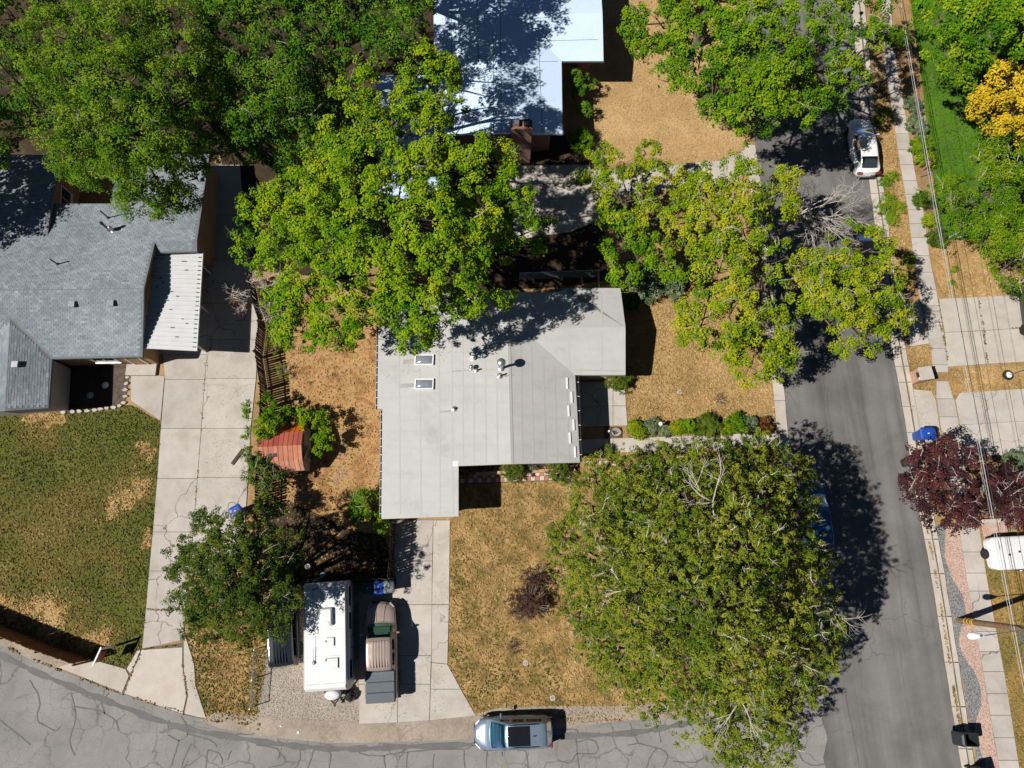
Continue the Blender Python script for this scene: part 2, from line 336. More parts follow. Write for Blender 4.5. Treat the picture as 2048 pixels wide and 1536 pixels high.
def curve(pts, n=6):
    """smooth a polyline (Catmull-Rom)"""
    out = []; p = [pts[0]] + list(pts) + [pts[-1]]
    for i in range(1, len(p) - 2):
        for k in range(n):
            t = k / n; a, b, c, d = (np.array(p[i + j], float) for j in (-1, 0, 1, 2))
            out.append(tuple(.5 * (2 * b + (c - a) * t + (2 * a - 5 * b + 4 * c - d) * t * t + (3 * b - a - 3 * c + d) * t ** 3)))
    return out + [tuple(map(float, pts[-1]))]
def jag(pts, amp, wobble=.8):
    r = random.Random(len(pts)); out = []
    for x, y in pts: out.append((x + r.uniform(-amp, amp), y + r.uniform(-amp, amp)))
    return out
band = [(-200, 1225), (0, 1310), (80, 1348), (155, 1378), (233, 1409), (333, 1446), (417, 1466), (512, 1482), (590, 1492), (659, 1497), (730, 1497), (802, 1494), (950, 1489), (1050, 1480), (1127, 1473), (1257, 1466), (1324, 1456), (1371, 1447), (1430, 1438)]
b = curve(band, 8); w = [.30 + .10 * math.sin(i * .9) + .05 * math.sin(i * 2.3) for i in range(len(b))]
MB().ribbon(PP(jag(b, .8)), w, .027).build('tar_band', MT['tarband'], street_s)
SEAMS = [  # sealed cracks traced over the old street
 [(0, 1440), (28, 1462), (62, 1490)], [(142, 1385), (152, 1430), (140, 1480), (150, 1510)], [(60, 1360), (80, 1400), (75, 1440), (110, 1460), (120, 1455)],
 [(150, 1413), (200, 1422), (230, 1440), (238, 1460)], [(218, 1385), (205, 1405), (210, 1430)],
 [(338, 1440), (335, 1460), (320, 1465)], [(362, 1432), (375, 1455), (373, 1472), (358, 1480), (335, 1470)], [(375, 1468), (420, 1480), (435, 1495)], [(358, 1480), (350, 1510), (340, 1536)], [(382, 1488), (370, 1515), (360, 1540)],
 [(416, 1498), (412, 1536)], [(418, 1500), (440, 1508), (445, 1530)], [(452, 1480), (462, 1470), (510, 1468)], [(463, 1500), (455, 1520)],
 [(512, 1490), (556, 1498), (555, 1520)], [(600, 1500), (600, 1520), (590, 1536)], [(628, 1495), (622, 1520), (612, 1540)], [(655, 1498), (662, 1515), (652, 1560)], [(715, 1500), (725, 1508), (760, 1512), (800, 1505), (860, 1500), (930, 1497), (945, 1490)],
 [(768, 1510), (772, 1545)], [(815, 1504), (812, 1550)], [(868, 1508), (865, 1550)], [(928, 1500), (930, 1545)], [(974, 1500), (972, 1560)], [(1035, 1502), (1052, 1503), (1055, 1545)],
 [(1110, 1460), (1152, 1460), (1152, 1480), (1158, 1536)], [(1152, 1484), (1186, 1480), (1193, 1505), (1155, 1508), (1140, 1525), (1115, 1520)], [(1260, 1446), (1268, 1470), (1275, 1486), (1255, 1490)],
 [(1275, 1486), (1310, 1495), (1330, 1502)], [(1312, 1497), (1300, 1515), (1292, 1536)], [(1330, 1502), (1335, 1515), (1325, 1535)], [(1345, 1522), (1380, 1525), (1400, 1520), (1415, 1510)], [(1317, 1456), (1322, 1485)],
 [(1628, 1380), (1635, 1415), (1640, 1435)], [(1648, 1385), (1652, 1430), (1655, 1500)], [(1600, 1430), (1640, 1432), (1680, 1425)], [(1690, 1390), (1700, 1440), (1712, 1500), (1720, 1545)], [(1595, 1500), (1610, 1525), (1640, 1530), (1662, 1520)], [(1655, 1390), (1680, 1388)],
]
for i, s in enumerate(SEAMS):
    q = jag(curve(s, 5), .9); MB().ribbon(PP(q), [.045 + .035 * abs(math.sin(k * .8 + i)) for k in range(len(q))], .031).build('tar_seam', MT['tar'], street_s)
for i, s in enumerate([[(1690, 700), (1702, 800), (1718, 900), (1730, 980)], [(1560 + 90, 760), (1655, 830)], [(1790, 1100), (1800, 1180), (1812, 1270)], [(1835, 1050), (1850, 1150), (1868, 1260), (1885, 1370)], [(1640, 300), (1660, 330), (1650, 345)], [(1632, 315), (1645, 345), (1672, 350)], [(1800, 1300), (1812, 1400), (1832, 1480)]]):
    q = jag(curve(s, 6), 1.2); MB().ribbon(PP(q), [.035 + .02 * abs(math.sin(k * 1.3 + i)) for k in range(len(q))], .016).build('tar_seam', MT['tar'], street_e)

# paving: slabs are parts of the drive or walk they belong to
def lerp(a, b, t): return (a[0] + (b[0] - a[0]) * t, a[1] + (b[1] - a[1]) * t)
def shrink(poly, g):
    n = len(poly); cx = sum(p[0] for p in poly) / n; cy = sum(p[1] for p in poly) / n; out = []
    for x, y in poly:
        d = math.hypot(x - cx, y - cy); out.append((x + (cx - x) / d * g, y + (cy - y) / d * g))
    return out
def paving(name, slabs, mat=None, top=.05, bed=None, gap=.016, kind='structure', label=None, cat=None):
    """slabs: list of outlines in image pixels; bed: outline of the joint dirt under them"""
    root = MB()
    for s in (bed or slabs): root.sheet(PP(s), .024)
    o = tag(root.build(name, MT['joint']), label, cat, kind=kind)
    for s in slabs:
        q = shrink(PP(s), gap); t = top + random.uniform(-.006, .006)
        MB().prism(q, .0, t, .008).build('slab', mat or MT['concrete'], o)
    return o
def strip_slabs(left, right, cuts):
    """slabs between two edge lines, cut at the given image rows"""
    def at(line, y):
        for a, b in zip(line, line[1:]):
            if a[1] <= y <= b[1]: return lerp(a, b, (y - a[1]) / ((b[1] - a[1]) or 1))
        return line[0] if y < line[0][1] else line[-1]
    return [[at(left, a), at(right, a + k), at(right, b + k), at(left, b)] for a, b, k in ((a, b, 0) for a, b in zip(cuts, cuts[1:]))]

l0 = [(410, 330), (418, 540), (414, 709), (403, 859), (390, 1024), (384, 1100), (372, 1230), (367, 1280)]
le = [(420, 330), (300, 540), (326, 709), (330, 759), (323, 842), (315, 959), (310, 1024), (298, 1150), (290, 1245), (284, 1300)]
lr = [(480, 330), (492, 470), (505, 540), (516, 620), (518, 700), (513, 755), (502, 857), (497, 912), (497, 1024), (470, 1160)]
drive_w = paving('driveway', strip_slabs(l0, lr, [330, 430, 520, 607, 679, 757, 857, 955, 1060, 1150]) + strip_slabs(le[2:], l0[2:], [709, 759, 857, 957, 1064, 1142, 1220, 1298])
                 + [[(300, 540), (418, 540), (417, 607), (310, 607)], [(310, 607), (417, 607), (414, 709), (318, 709)], [(262, 752), (330, 752), (322, 842), (262, 802)]])
apron = paving('driveway_apron', [[(116, 1334), (152, 1323), (190, 1320), (252, 1338), (259, 1352), (245, 1386)], [(262, 1351), (284, 1299), (366, 1294), (366, 1330), (374, 1392), (366, 1428), (249, 1387)],
                                  [(368, 1262), (388, 1325), (392, 1372), (413, 1438), (369, 1428), (377, 1392), (368, 1340)], [(254, 1338), (276, 1300), (282, 1300), (262, 1348)]], MT['concrete2'], bed=[[(116, 1334), (152, 1323), (190, 1320), (252, 1337), (276, 1299), (366, 1285), (389, 1325), (393, 1372), (414, 1439), (366, 1429), (245, 1387)]])
sheet('road_shoulder', [(-250, 1175), (-90, 1243), (0, 1272), (69, 1300), (144, 1325), (118, 1336), (67, 1321), (0, 1290), (-120, 1242), (-280, 1180)], .021, MT['shoulder'])
drive_c = paving('driveway', [[(785, 1040), (867, 1040), (865, 1122), (788, 1122)], [(788, 1122), (865, 1122), (864, 1209), (796, 1209)], [(796, 1209), (864, 1209), (863, 1311), (796, 1311)], [(796, 1311), (863, 1311), (861, 1368), (796, 1368)], [(796, 1368), (861, 1368), (859, 1441), (795, 1445)],
                              [(718, 1182), (796, 1182), (796, 1290), (718, 1290)], [(718, 1290), (796, 1290), (796, 1368), (718, 1368)], [(718, 1368), (796, 1368), (795, 1445), (718, 1448)],
                              [(867, 1040), (900, 1040), (898, 1209), (864, 1209)], [(864, 1209), (898, 1209), (895, 1328), (863, 1325)], [(863, 1325), (895, 1328), (922, 1378), (861, 1378)], [(861, 1378), (922, 1378), (952, 1431), (859, 1441)]])
patio = paving('patio', [[(1150, 764), (1226, 764), (1226, 812), (1153, 814)], [(1226, 770), (1250, 770), (1252, 812), (1226, 812)], [(1153, 814), (1226, 812), (1226, 852), (1156, 854)], [(1226, 812), (1252, 812), (1255, 852), (1226, 852)]], MT['concrete'], .06)
walk_c = paving('front_walk', [[(1162, 879), (1226, 877), (1226, 905), (1162, 908)], [(1226, 877), (1298, 875), (1298, 903), (1226, 905)], [(1298, 875), (1362, 873), (1362, 901), (1298, 903)], [(1362, 873), (1430, 870), (1430, 898), (1362, 901)],
                               [(1430, 870), (1500, 867), (1500, 896), (1430, 898)], [(1500, 867), (1556, 864), (1558, 893), (1500, 896)]], MT['concrete2'])
drive_n = paving('driveway', [[(1335, 332), (1388, 326), (1392, 375), (1340, 380)], [(1388, 326), (1444, 321), (1452, 368), (1392, 375)], [(1444, 321), (1490, 300), (1500, 345), (1452, 368)], [(1020, 330), (1098, 330), (1098, 400), (1020, 410)], [(1098, 330), (1180, 330), (1190, 395), (1098, 400)], [(1098, 400), (1190, 395), (1200, 440), (1140, 465), (1098, 470)], [(1020, 410), (1098, 400), (1098, 470), (1030, 480)], [(1180, 340), (1260, 338), (1265, 390), (1190, 395)], [(1260, 338), (1335, 332), (1340, 380), (1265, 390)]], MT['concrete'])
# kerbs and gutters
def offs(line, d): return [(x + d, y) for x, y in line]
gut = tag(MB().sheet(PP(offs(EAST, -1) + offs(EAST, 27)[::-1]), .020).build('gutter', MT['joint']), kind='structure')
E8 = curve(EAST, 4)
for i in range(0, len(E8) - 2, 2):
    seg = E8[i:i + 3]
    MB().prism(shrink(PP(offs(seg, 0) + offs(seg, 15)[::-1]), .02), .0, .045).build('gutter_slab', MT['concrete2'], gut)
kerb = tag(MB().sheet(PP(offs(EAST, 17) + offs(EAST, 26)[::-1]), .024).build('kerb', MT['joint']), kind='structure')
for i in range(0, len(E8) - 2, 2):
    seg = E8[i:i + 3]
    MB().prism(shrink(PP(offs(seg, 17.5) + offs(seg, 26)[::-1]), .015), .0, .13, .02).build('kerb_stone', MT['concrete2'], kerb)
gutw = tag(MB().sheet(PP(offs(WEST[3:9], 1) + offs(WEST[3:9], -22)[::-1]), .020).build('gutter', MT['joint']), kind='structure')
W8 = curve(WEST[3:9], 3)
for i in range(0, len(W8) - 2, 2):
    seg = W8[i:i + 3]; MB().prism(shrink(PP(offs(seg, -22) + offs(seg, 0)[::-1]), .02), .0, .05).build('gutter_slab', MT['concrete2'], gutw)
# eastern pavement and drives
sl = [(1752, -120), (1760, 0), (1768, 125), (1785, 230), (1800, 330), (1815, 420), (1826, 512), (1836, 580), (1848, 640), (1860, 690), (1866, 745)]
sr = [(1772, -120), (1780, 0), (1790, 125), (1808, 215), (1830, 350), (1848, 430), (1858, 512), (1872, 580), (1882, 640), (1893, 690), (1896, 745)]
pav = strip_slabs(sl, sr, [-120, -60, 0, 50, 100, 150, 195, 230, 268, 300, 330, 362, 390, 420, 448, 476, 512, 545, 580, 612, 645, 697, 730, 760])
pav += [[(1872, 762), (1896, 762), (1906, 798), (1872, 798)]] + strip_slabs([(1873, 798), (1880, 850), (1890, 905), (1905, 1000), (1918, 1066)], [(1908, 798), (1918, 850), (1927, 905), (1943, 1000), (1958, 1066)], [798, 834, 870, 908, 950, 1000, 1050])
pav += strip_slabs([(1917, 1050), (1933, 1160), (1945, 1230), (1960, 1310), (1975, 1400), (1988, 1480), (1998, 1536), (2020, 1660)], [(1957, 1050), (1972, 1150), (1988, 1240), (2005, 1330), (2020, 1420), (2038, 1536), (2060, 1660)], [1050, 1104, 1146, 1182, 1222, 1263, 1303, 1343, 1387, 1430, 1475, 1520, 1570, 1620])
pavement = paving('pavement', pav, MT['concrete'], .055)
drive_e = paving('driveway', [[(1806, 608), (1840, 604), (1858, 688), (1818, 694)], [(1876, 598), (1955, 594), (1964, 662), (1889, 665)], [(1955, 594), (2030, 590), (2044, 656), (1964, 662)], [(1889, 665), (1964, 662), (1975, 728), (1895, 734)], [(1964, 662), (2044, 656), (2054, 724), (1975, 728)], [(2044, 656), (2150, 650), (2165, 718), (2054, 724)], [(2030, 590), (2135, 584), (2150, 650), (2044, 656)]], MT['concrete2'])
drive_e2 = paving('driveway', [[(1822, 778), (1862, 782), (1871, 800), (1879, 858), (1834, 860)], [(1835, 862), (1880, 860), (1888, 905), (1842, 908)], [(1910, 800), (1918, 786), (2040, 778), (2055, 842), (1919, 850)], [(1919, 850), (2055, 842), (2070, 905), (1929, 915)], [(2040, 778), (2160, 770), (2180, 835), (2055, 842)], [(2055, 842), (2180, 835), (2200, 900), (2070, 905)]], MT['concrete'])
sheet('gravel_bed', [(1860, 1050), (1890, 1050), (1889, 1110), (1900, 1150), (1925, 1190), (1932, 1225), (1925, 1250), (1917, 1280), (1925, 1310), (1950, 1345), (1962, 1380), (1962, 1410), (1952, 1440), (1950, 1460), (1960, 1500), (1978, 1550), (2000, 1660), (1978, 1660), (1950, 1500), (1938, 1440), (1914, 1300), (1893, 1170)], .014, MT['greygravel'])
PINK = [(1890, 1050), (1918, 1050), (1935, 1160), (1946, 1230), (1960, 1310), (1975, 1400), (1988, 1480), (1998, 1536), (2020, 1660), (2000, 1660), (1978, 1550), (1960, 1500), (1950, 1460), (1952, 1440), (1962, 1410), (1962, 1380), (1950, 1345), (1925, 1310), (1917, 1280), (1925, 1250), (1932, 1225), (1925, 1190), (1900, 1150), (1889, 1110)]
GREYP = [(1866, 1050), (1890, 1050), (1889, 1110), (1900, 1150), (1925, 1190), (1932, 1225), (1925, 1250), (1917, 1280), (1925, 1310), (1950, 1345), (1962, 1380), (1962, 1410), (1952, 1440), (1950, 1460), (1960, 1500), (1978, 1550), (2000, 1660), (1978, 1660), (1950, 1500), (1938, 1440), (1914, 1300), (1893, 1170)]
sheet('gravel_bed', PINK, .014, MT['pinkgravel'])
PINK2 = [(1962, 1045), (2010, 1040), (2020, 1085), (1985, 1090), (1975, 1110)]
sheet('gravel_bed', PINK2, .016, MT['pinkgravel'])
PAD = [(540, 1215), (600, 1190), (718, 1190), (718, 1448), (560, 1440), (512, 1432), (530, 1330)]
sheet('gravel_pad', PAD, .014, MT['padgravel'])
sheet('planting_bed', [(122, 720), (225, 718), (222, 815), (125, 822)], .016, MT['soil'])
sheet('planting_bed', [(222, 718), (258, 718), (258, 760), (250, 812), (222, 815)], .020, MT['barkbed'])
sheet('planting_bed', [(1252, 845), (1545, 830), (1556, 864), (1256, 876)], .012, MT['barkbed'])
sheet('planting_bed', [(917, 930), (1160, 922), (1160, 945), (917, 950)], .012, MT['soil'])

# loose stones and grass: too many to count
def stones(name, polys, n, s0, s1, mat, holes=()):
    V = []; F = []; T = []
    for poly in polys:
        q = scatter(PP(poly), n, [PP(h) for h in holes]); m = len(q)
        if not m: continue
        s = rng.uniform(s0, s1, m); a = rng.random(m) * 6.28
        ring = np.stack([np.stack([q[:, 0] + np.cos(a + k * 1.571) * s * rng.uniform(.6, 1, m), q[:, 1] + np.sin(a + k * 1.571) * s * rng.uniform(.6, 1, m), np.full(m, .012)], 1) for k in range(4)], 1)
        apex = np.stack([q[:, 0] + rng.normal(0, .2, m) * s, q[:, 1] + rng.normal(0, .2, m) * s, .012 + s * rng.uniform(.5, 1, m)], 1)[:, None]
        base = sum(len(v) for v in V); v = np.concatenate([ring, apex], 1).reshape(-1, 3)
        i = base + np.arange(m)[:, None] * 5
        F.append(np.concatenate([i + np.array([[k, (k + 1) % 4, 4]]) for k in range(4)], 0)); V.append(v); t = rng.random(m); T.append(np.tile(t, 4))
    return tag(np_mesh(name, np.concatenate(V), np.concatenate(F), mat, tint=np.concatenate(T)), kind='stuff')
tag(stones('gravel', [PAD], 15000, .018, .05, tinted('pad_pebbles', [(0, (.20, .165, .135)), (.5, (.38, .33, .28)), (1, (.56, .50, .43))])), 'tan gravel under the parked travel trailer', 'gravel')
tag(stones('gravel', [GREYP], 15000, .02, .055, tinted('grey_pebbles', [(0, (.08, .085, .09)), (.5, (.20, .205, .21)), (1, (.40, .40, .40))])), 'dark grey gravel in the wavy bed beside the kerb', 'gravel')
tag(stones('gravel', [PINK, PINK2], 14000, .02, .055, tinted('pink_pebbles', [(0, (.28, .17, .14)), (.5, (.50, .35, .29)), (1, (.62, .50, .44))])), 'pink gravel between the grey gravel and the pavement', 'gravel')

GRASS = tinted('grass_blades', [(0, (.045, .080, .012)), (.25, (.095, .11, .025)), (.42, (.17, .13, .04)), (.6, (.33, .215, .085)), (.8, (.44, .295, .128)), (1, (.54, .39, .20))], rough=.8)
def grass(poly, n, tone, spread, h=(.03, .08), nscale=.5, w=(.025, .085), label=None, holes=(), spots=()):
    q = scatter(poly, n, [PP(x) for x in holes]); m = len(q); sp = np.zeros(m)
    for px, py, r, dl in spots:
        c = P(px, py); d = np.hypot(q[:, 0] - c[0], q[:, 1] - c[1]) / (r * mpp(px, py, 0)) + (fnoise(q[:, 0], q[:, 1], 1.3) - .5) * 1.2; sp += dl * np.clip(1.3 - d, 0, 1)
    t = np.clip(sp + tone + (fnoise(q[:, 0], q[:, 1], nscale) - .5) * spread + rng.normal(0, .06, m), 0, 1)
    a = rng.random(m) * 6.28; hh = rng.uniform(*h, m); ww = rng.uniform(*w, m); lx = rng.normal(0, .6, m) * hh; ly = rng.normal(0, .6, m) * hh
    dx, dy = np.cos(a) * ww, np.sin(a) * ww
    z0 = np.full(m, .004)
    V = np.stack([np.stack([q[:, 0] - dx, q[:, 1] - dy, z0], 1), np.stack([q[:, 0] + dx, q[:, 1] + dy, z0], 1), np.stack([q[:, 0] + dx * .5 + lx - dy * .8, q[:, 1] + dy * .5 + ly + dx * .8, hh], 1), np.stack([q[:, 0] - dx * .6 + lx - dy * .5, q[:, 1] - dy * .6 + ly + dx * .5, hh * .8], 1)], 1).reshape(-1, 3)
    o = np_mesh('grass', V, np.arange(m * 4).reshape(-1, 4), GRASS, tint=t); tag(o, label, 'grass', kind='stuff'); return o
def ragged(name, spots, mat, parent=None):
    for k, (px, py, r, _) in enumerate(spots):
        x, y = P(px, py); rr = r * mpp(px, py, 0); rs = random.Random(k * 7 + int(px)); pts = []
        for i in range(26):
            t = i / 26 * 6.283; q = rr * (.55 + .28 * math.sin(t * 2 + px) + .18 * math.sin(t * 5 + py) + rs.uniform(-.16, .16)); pts.append((x + math.cos(t) * max(q, .12), y + math.sin(t) * max(q, .12)))
        o = MB().sheet(pts, .0085 + .0004 * k).build(name, mat); o['kind'] = 'structure'
BARE = [(270, 985, 44, .45), (292, 900, 30, .35), (294, 1080, 24, .4), (225, 1015, 30, .3), (15, 1215, 46, .45), (90, 1215, 44, .4), (190, 1280, 46, .45), (100, 1255, 40, .4), (90, 832, 50, .3), (60, 1080, 150, .12), (160, 1150, 120, .08)]
ragged('bare_patch', BARE[:9], MT['side'])
grass(LW['left'], 46000, .26, .7, nscale=.35, spots=BARE, label='patchy green and brown grass of the lawn beside the left driveway')
GREENS = [(915, 1160, 26, -.4), (935, 1240, 34, -.4), (925, 1310, 30, -.35), (985, 1270, 30, -.3), (1000, 1350, 34, -.3), (955, 1380, 26, -.3), (980, 1010, 26, -.3), (1100, 1330, 34, -.3), (1080, 1360, 26, -.25), (930, 1110, 24, -.3), (1130, 1380, 24, -.2)]
grass(LW['front'], 38000, .66, .6, nscale=.45, spots=GREENS, label='dry brown grass of the lawn in front of the flat grey roof')
grass(LW['side'], 26000, .72, .4, nscale=.5, label='straw coloured grass east of the grey house')
grass(LW['yard'], 7000, .62, .9, nscale=.6, label='sparse dead grass of the dirt yard by the red shed')
grass(LW['mulch'], 24000, .78, .3, h=(.02, .05), nscale=.6, label='tan straw covering the yard beside the white roof')
grass(LW['strip'], 7000, .5, .9, nscale=.6, label='mixed grass strip between the left driveway and the gravel')
grass(LW['eastdry'], 6000, .74, .4, label='dry grass patch north of the eastern driveway')
grass(LW['eastmid'], 5000, .72, .5, label='straw strip between the two eastern driveways')
grass(LW['eastgreen'], 20000, .16, .35, h=(.05, .1), label='bright green lawn under the golden tree')
grass(LW['eastlow'], 16000, .45, .8, nscale=.4, label='browning lawn beside the lower eastern pavement')
grass(LW['post'], 2500, .7, .6, label='straw tufts round the brick letterbox pillar')
def joint_weeds(label, lines, n, tone=.22):
    Q = []
    for a, b in lines:
        p, q = np.array(P(*a)), np.array(P(*b)); t = rng.random(n); t = t[fnoise(t * 9, t * 0 + a[0], 1.0) > .47]; Q.append(p + (q - p) * t[:, None] + rng.normal(0, .03, (len(t), 2)))
    q = np.concatenate(Q); m = len(q); a = rng.random(m) * 6.28; w = rng.uniform(.02, .06, m); h = rng.uniform(.06, .12, m); dx, dy = np.cos(a) * w, np.sin(a) * w
    V = np.stack([np.stack([q[:, 0] - dx, q[:, 1] - dy, h * 0 + .03], 1), np.stack([q[:, 0] + dx, q[:, 1] + dy, h * 0 + .03], 1), np.stack([q[:, 0] + dx * 1.2 - dy, q[:, 1] + dy + dx, h], 1), np.stack([q[:, 0] - dx - dy, q[:, 1] - dy + dx, h * .8], 1)], 1).reshape(-1, 3)
    tag(np_mesh('joint_weeds', V, np.arange(m * 4).reshape(-1, 4), GRASS, tint=np.clip(rng.normal(tone, .15, m), 0, 1)), label, 'weeds', kind='stuff')
joint_weeds('weeds growing in the joints of the upper eastern driveway', [((1955, 594), (1975, 728)), ((1889, 665), (2044, 656)), ((1876, 600), (1895, 734)), ((1842, 604), (1862, 700)), ((1876, 640), (1890, 690)), ((1964, 640), (1972, 720))], 170)
joint_weeds('weeds in the joints of the left driveway and its apron', [((403, 859), (413, 709)), ((390, 1024), (403, 859)), ((262, 1351), (249, 1387)), ((284, 1299), (262, 1351)), ((285, 1298), (366, 1290)), ((366, 1330), (374, 1392)), ((290, 1220), (374, 1220))], 70, .45)
joint_weeds('orange-brown weeds in the eastern gutter', [((1846, 1020), (1870, 1150)), ((1862, 1100), (1905, 1370)), ((1905, 1370), (1922, 1470)), ((1808, 720), (1838, 900))], 420, .62)
joint_weeds('weeds along the edge of the lower street', [((0, 1288), (110, 1336)), ((110, 1336), (247, 1388)), ((247, 1388), (413, 1440)), ((413, 1440), (520, 1450)), ((950, 1432), (1240, 1440))], 150, .6)
grass(LW['verge'], 5000, .62, .8, label='dry grass verge between kerb and pavement')
# ------------------------------------------------------------------ houses
def plane3(a, b, c):
    a, b, c = (np.array(P3(*p)) for p in (a, b, c)); n = np.cross(b - a, c - a); n /= np.linalg.norm(n)
    if n[2] < 0: n = -n
    return n, float(n @ a)
def on(px, py, pl):
    r = ROT @ np.array([(px - CX) / FPX, -(py - CY) / FPX, -1.0]); o = np.array([0, 0, CAM_H]); n, d = pl
    return tuple(o + r * ((d - n @ o) / (n @ r)))
def zat(x, y, pl): n, d = pl; return float((d - n[0] * x - n[1] * y) / n[2])
def roof_mesh(polys, th):
    """polys: top faces as lists of 3-D points; adds the underside and the fascia round the rim"""
    mb = MB(); vs = []; idx = {}; faces = []
    for poly in polys:
        f = []
        for p in poly:
            k = tuple(round(c, 2) for c in p)
            if k not in idx: idx[k] = len(vs); vs.append(p)
            f.append(idx[k])
        a = sum(vs[f[i - 1]][0] * vs[f[i]][1] - vs[f[i]][0] * vs[f[i - 1]][1] for i in range(len(f)))
        faces.append(tuple(f if a > 0 else f[::-1]))
    n = len(vs); E = {}
    for f in faces:
        for i in range(len(f)): E[(f[i], f[(i + 1) % len(f)])] = 1
    side = [(a, a + n, b + n, b) for (a, b) in E if (b, a) not in E]
    mb.add(vs + [(x, y, z - th) for x, y, z in vs], faces + [tuple(i + n for i in f[::-1]) for f in faces] + side)
    return mb
def inset_poly(poly, d):
    a = sum(poly[i - 1][0] * poly[i][1] - poly[i][0] * poly[i - 1][1] for i in range(len(poly)))
    if a < 0: poly = poly[::-1]
    out = []; n = len(poly)
    for i in range(n):
        p, q, r = (np.array(poly[(i + k) % n], float) for k in (-1, 0, 1))
        e0 = (q - p) / np.linalg.norm(q - p); e1 = (r - q) / np.linalg.norm(r - q); n0 = np.array([-e0[1], e0[0]]); n1 = np.array([-e1[1], e1[0]])
        k = 1 + n0 @ n1; m = (n0 + n1) / (k if k > .15 else .15); out.append(tuple(q + m * d))
    return out
def walls(poly, ztop, z0=0.0):
    n = len(poly); zt = [ztop(x, y) if callable(ztop) else ztop for x, y in poly]
    return MB().add([(x, y, z0) for x, y in poly] + [(x, y, z) for (x, y), z in zip(poly, zt)], [(i, (i + 1) % n, n + (i + 1) % n, n + i) for i in range(n)] + [tuple(range(n, 2 * n))])
def opening(parent, p0, p1, t, w, z0, z1, fmat, gmat, name='window', bars=1):
    """framed window (or door) set on the wall p0->p1, outside on the right-hand side of that run"""
    d = np.array(p1) - np.array(p0); L = np.linalg.norm(d); d /= L; n = np.array([d[1], -d[0]]); c = np.array(p0) + d * L * t + n * .02
    a = math.atan2(d[1], d[0]); mb = MB(); h = z1 - z0
    for s in (-1, 1): mb.box((*(c + d * s * (w / 2 - .04)), (z0 + z1) / 2), (.08, .07, h), a)
    for z in (z0 + .04, z1 - .04): mb.box((*c, z), (w - .16, .07, .08), a)
    for k in range(bars): mb.box((*(c + d * ((k + 1) / (bars + 1) - .5) * w), (z0 + z1) / 2), (.05, .05, h - .16), a)
    o = mb.build(name, fmat, parent)
    MB().box((*c, (z0 + z1) / 2), (w - .12, .03, h - .12), a).build('pane', gmat, o)
    if name == 'window': MB().box((*(c + n * .05), z0 - .03), (w + .12, .14, .05), a).build('sill', fmat, o)
    return o

M_MEMB = surf('grey_roof_membrane', [(.25, (.345, .345, .335)), (.42, (.425, .428, .42)), (.6, (.445, .45, .44)), (.78, (.485, .49, .48))], .45, [(.25, .90), (.45, 1.0), (.75, 1.04)], 2.4, rough=.55, bump=.05, spec=.3, streak=((.12, 1.6, 1), 0, 1.2, [(.28, .93), (.5, 1.0), (.72, 1.02)]))
M_SEAM = surf('roof_seam', [(.3, (.395, .398, .392)), (.6, (.43, .433, .426)), (.75, (.37, .373, .366))], 1.0, rough=.6, bump=0)
M_WHITEROOF = surf('white_roof_coating', [(.25, (.54, .69, .92)), (.5, (.58, .725, .94)), (.75, (.62, .755, .95))], .5, [(.3, .95), (.7, 1.03)], 4.0, rough=.5, bump=.05, spec=.4)
M_WHITE = plain('white_paint', (.80, .80, .79), .45, var=.05)
M_TRIM = plain('dark_trim', (.045, .042, .045), .5)
M_FASCIA = plain('pale_fascia', (.62, .61, .59), .5, var=.08)
M_BRICK = bricky('brown_brick', (.20, .085, .055), (.27, .12, .075), (.30, .25, .21))
M_BRICKRED = bricky('salmon_brick', (.42, .20, .14), (.50, .27, .19), (.52, .44, .36))
M_STUCCO = surf('tan_stucco', [(.3, (.36, .225, .115)), (.7, (.43, .28, .15))], .8, [(.3, .95), (.7, 1.05)], 14, bump=.3)
M_GLASS = plain('window_glass', (.03, .04, .05), .06, spec=.8, var=.1)
M_GALV = plain('galvanised_steel', (.55, .57, .60), .35, metal=.85, var=.12, scale=8)
M_BLACK = plain('black_rubber', (.015, .015, .016), .6)
M_WOODWALL = surf('siding', [(.3, (.40, .36, .31)), (.7, (.47, .43, .38))], .7, rough=.7, bump=.2)

# ---- grey flat-pitched house in the middle
zr = 3.5; Rn, Rs = (1012, 584, zr), (1023, 928, zr)
plW = plane3(Rn, Rs, (763, 1038, 2.55)); plE = plane3(Rn, Rs, (1160, 925, 2.75))
w0 = P3(1100, 655, 3.35); w1 = P3(1251, 655, 3.35)
plS = plane3((1100, 655, 3.35), (1251, 655, 3.35), (1251, 750, 2.75)); plN = plane3((1100, 655, 3.35), (1251, 655, 3.35), (1241, 576, 2.75))
wd = (np.array(w1) - np.array(w0)); tt = (plE[1] - plE[0] @ np.array(w0)) / (plE[0] @ wd); V0 = tuple(np.array(w0) + wd * tt)
def meet(pa, pb, z):
    A = np.array([pa[0][:2], pb[0][:2]]); bb = np.array([pa[1] - pa[0][2] * z, pb[1] - pb[0][2] * z]); x, y = np.linalg.solve(A, bb); return (float(x), float(y), z)
V1 = meet(plE, plS, 2.75); V2 = meet(plE, plN, 2.75)
hw = empty('house', (*P(960, 800), 0)); tag(hw, 'low house under a light grey membrane roof with two skylights', 'house')
hw_inv = Matrix.Translation(hw.location).inverted()
def under(o, parent):                           # keep world coordinates when parenting to a moved empty
    o.parent = parent; o.matrix_parent_inverse = Matrix.Translation(parent.location).inverted() if parent.parent is None else Matrix(); return o
wpoly = [P3(*Rn), on(757, 590, plW), on(755, 818, plW), on(765, 818, plW), on(763, 1038, plW), on(917, 1033, plW), on(917, 932, plW), P3(*Rs)]
epoly = [P3(*Rn), P3(*Rs), on(1160, 925, plE), V1, V0, V2, on(1112, 584, plE)]
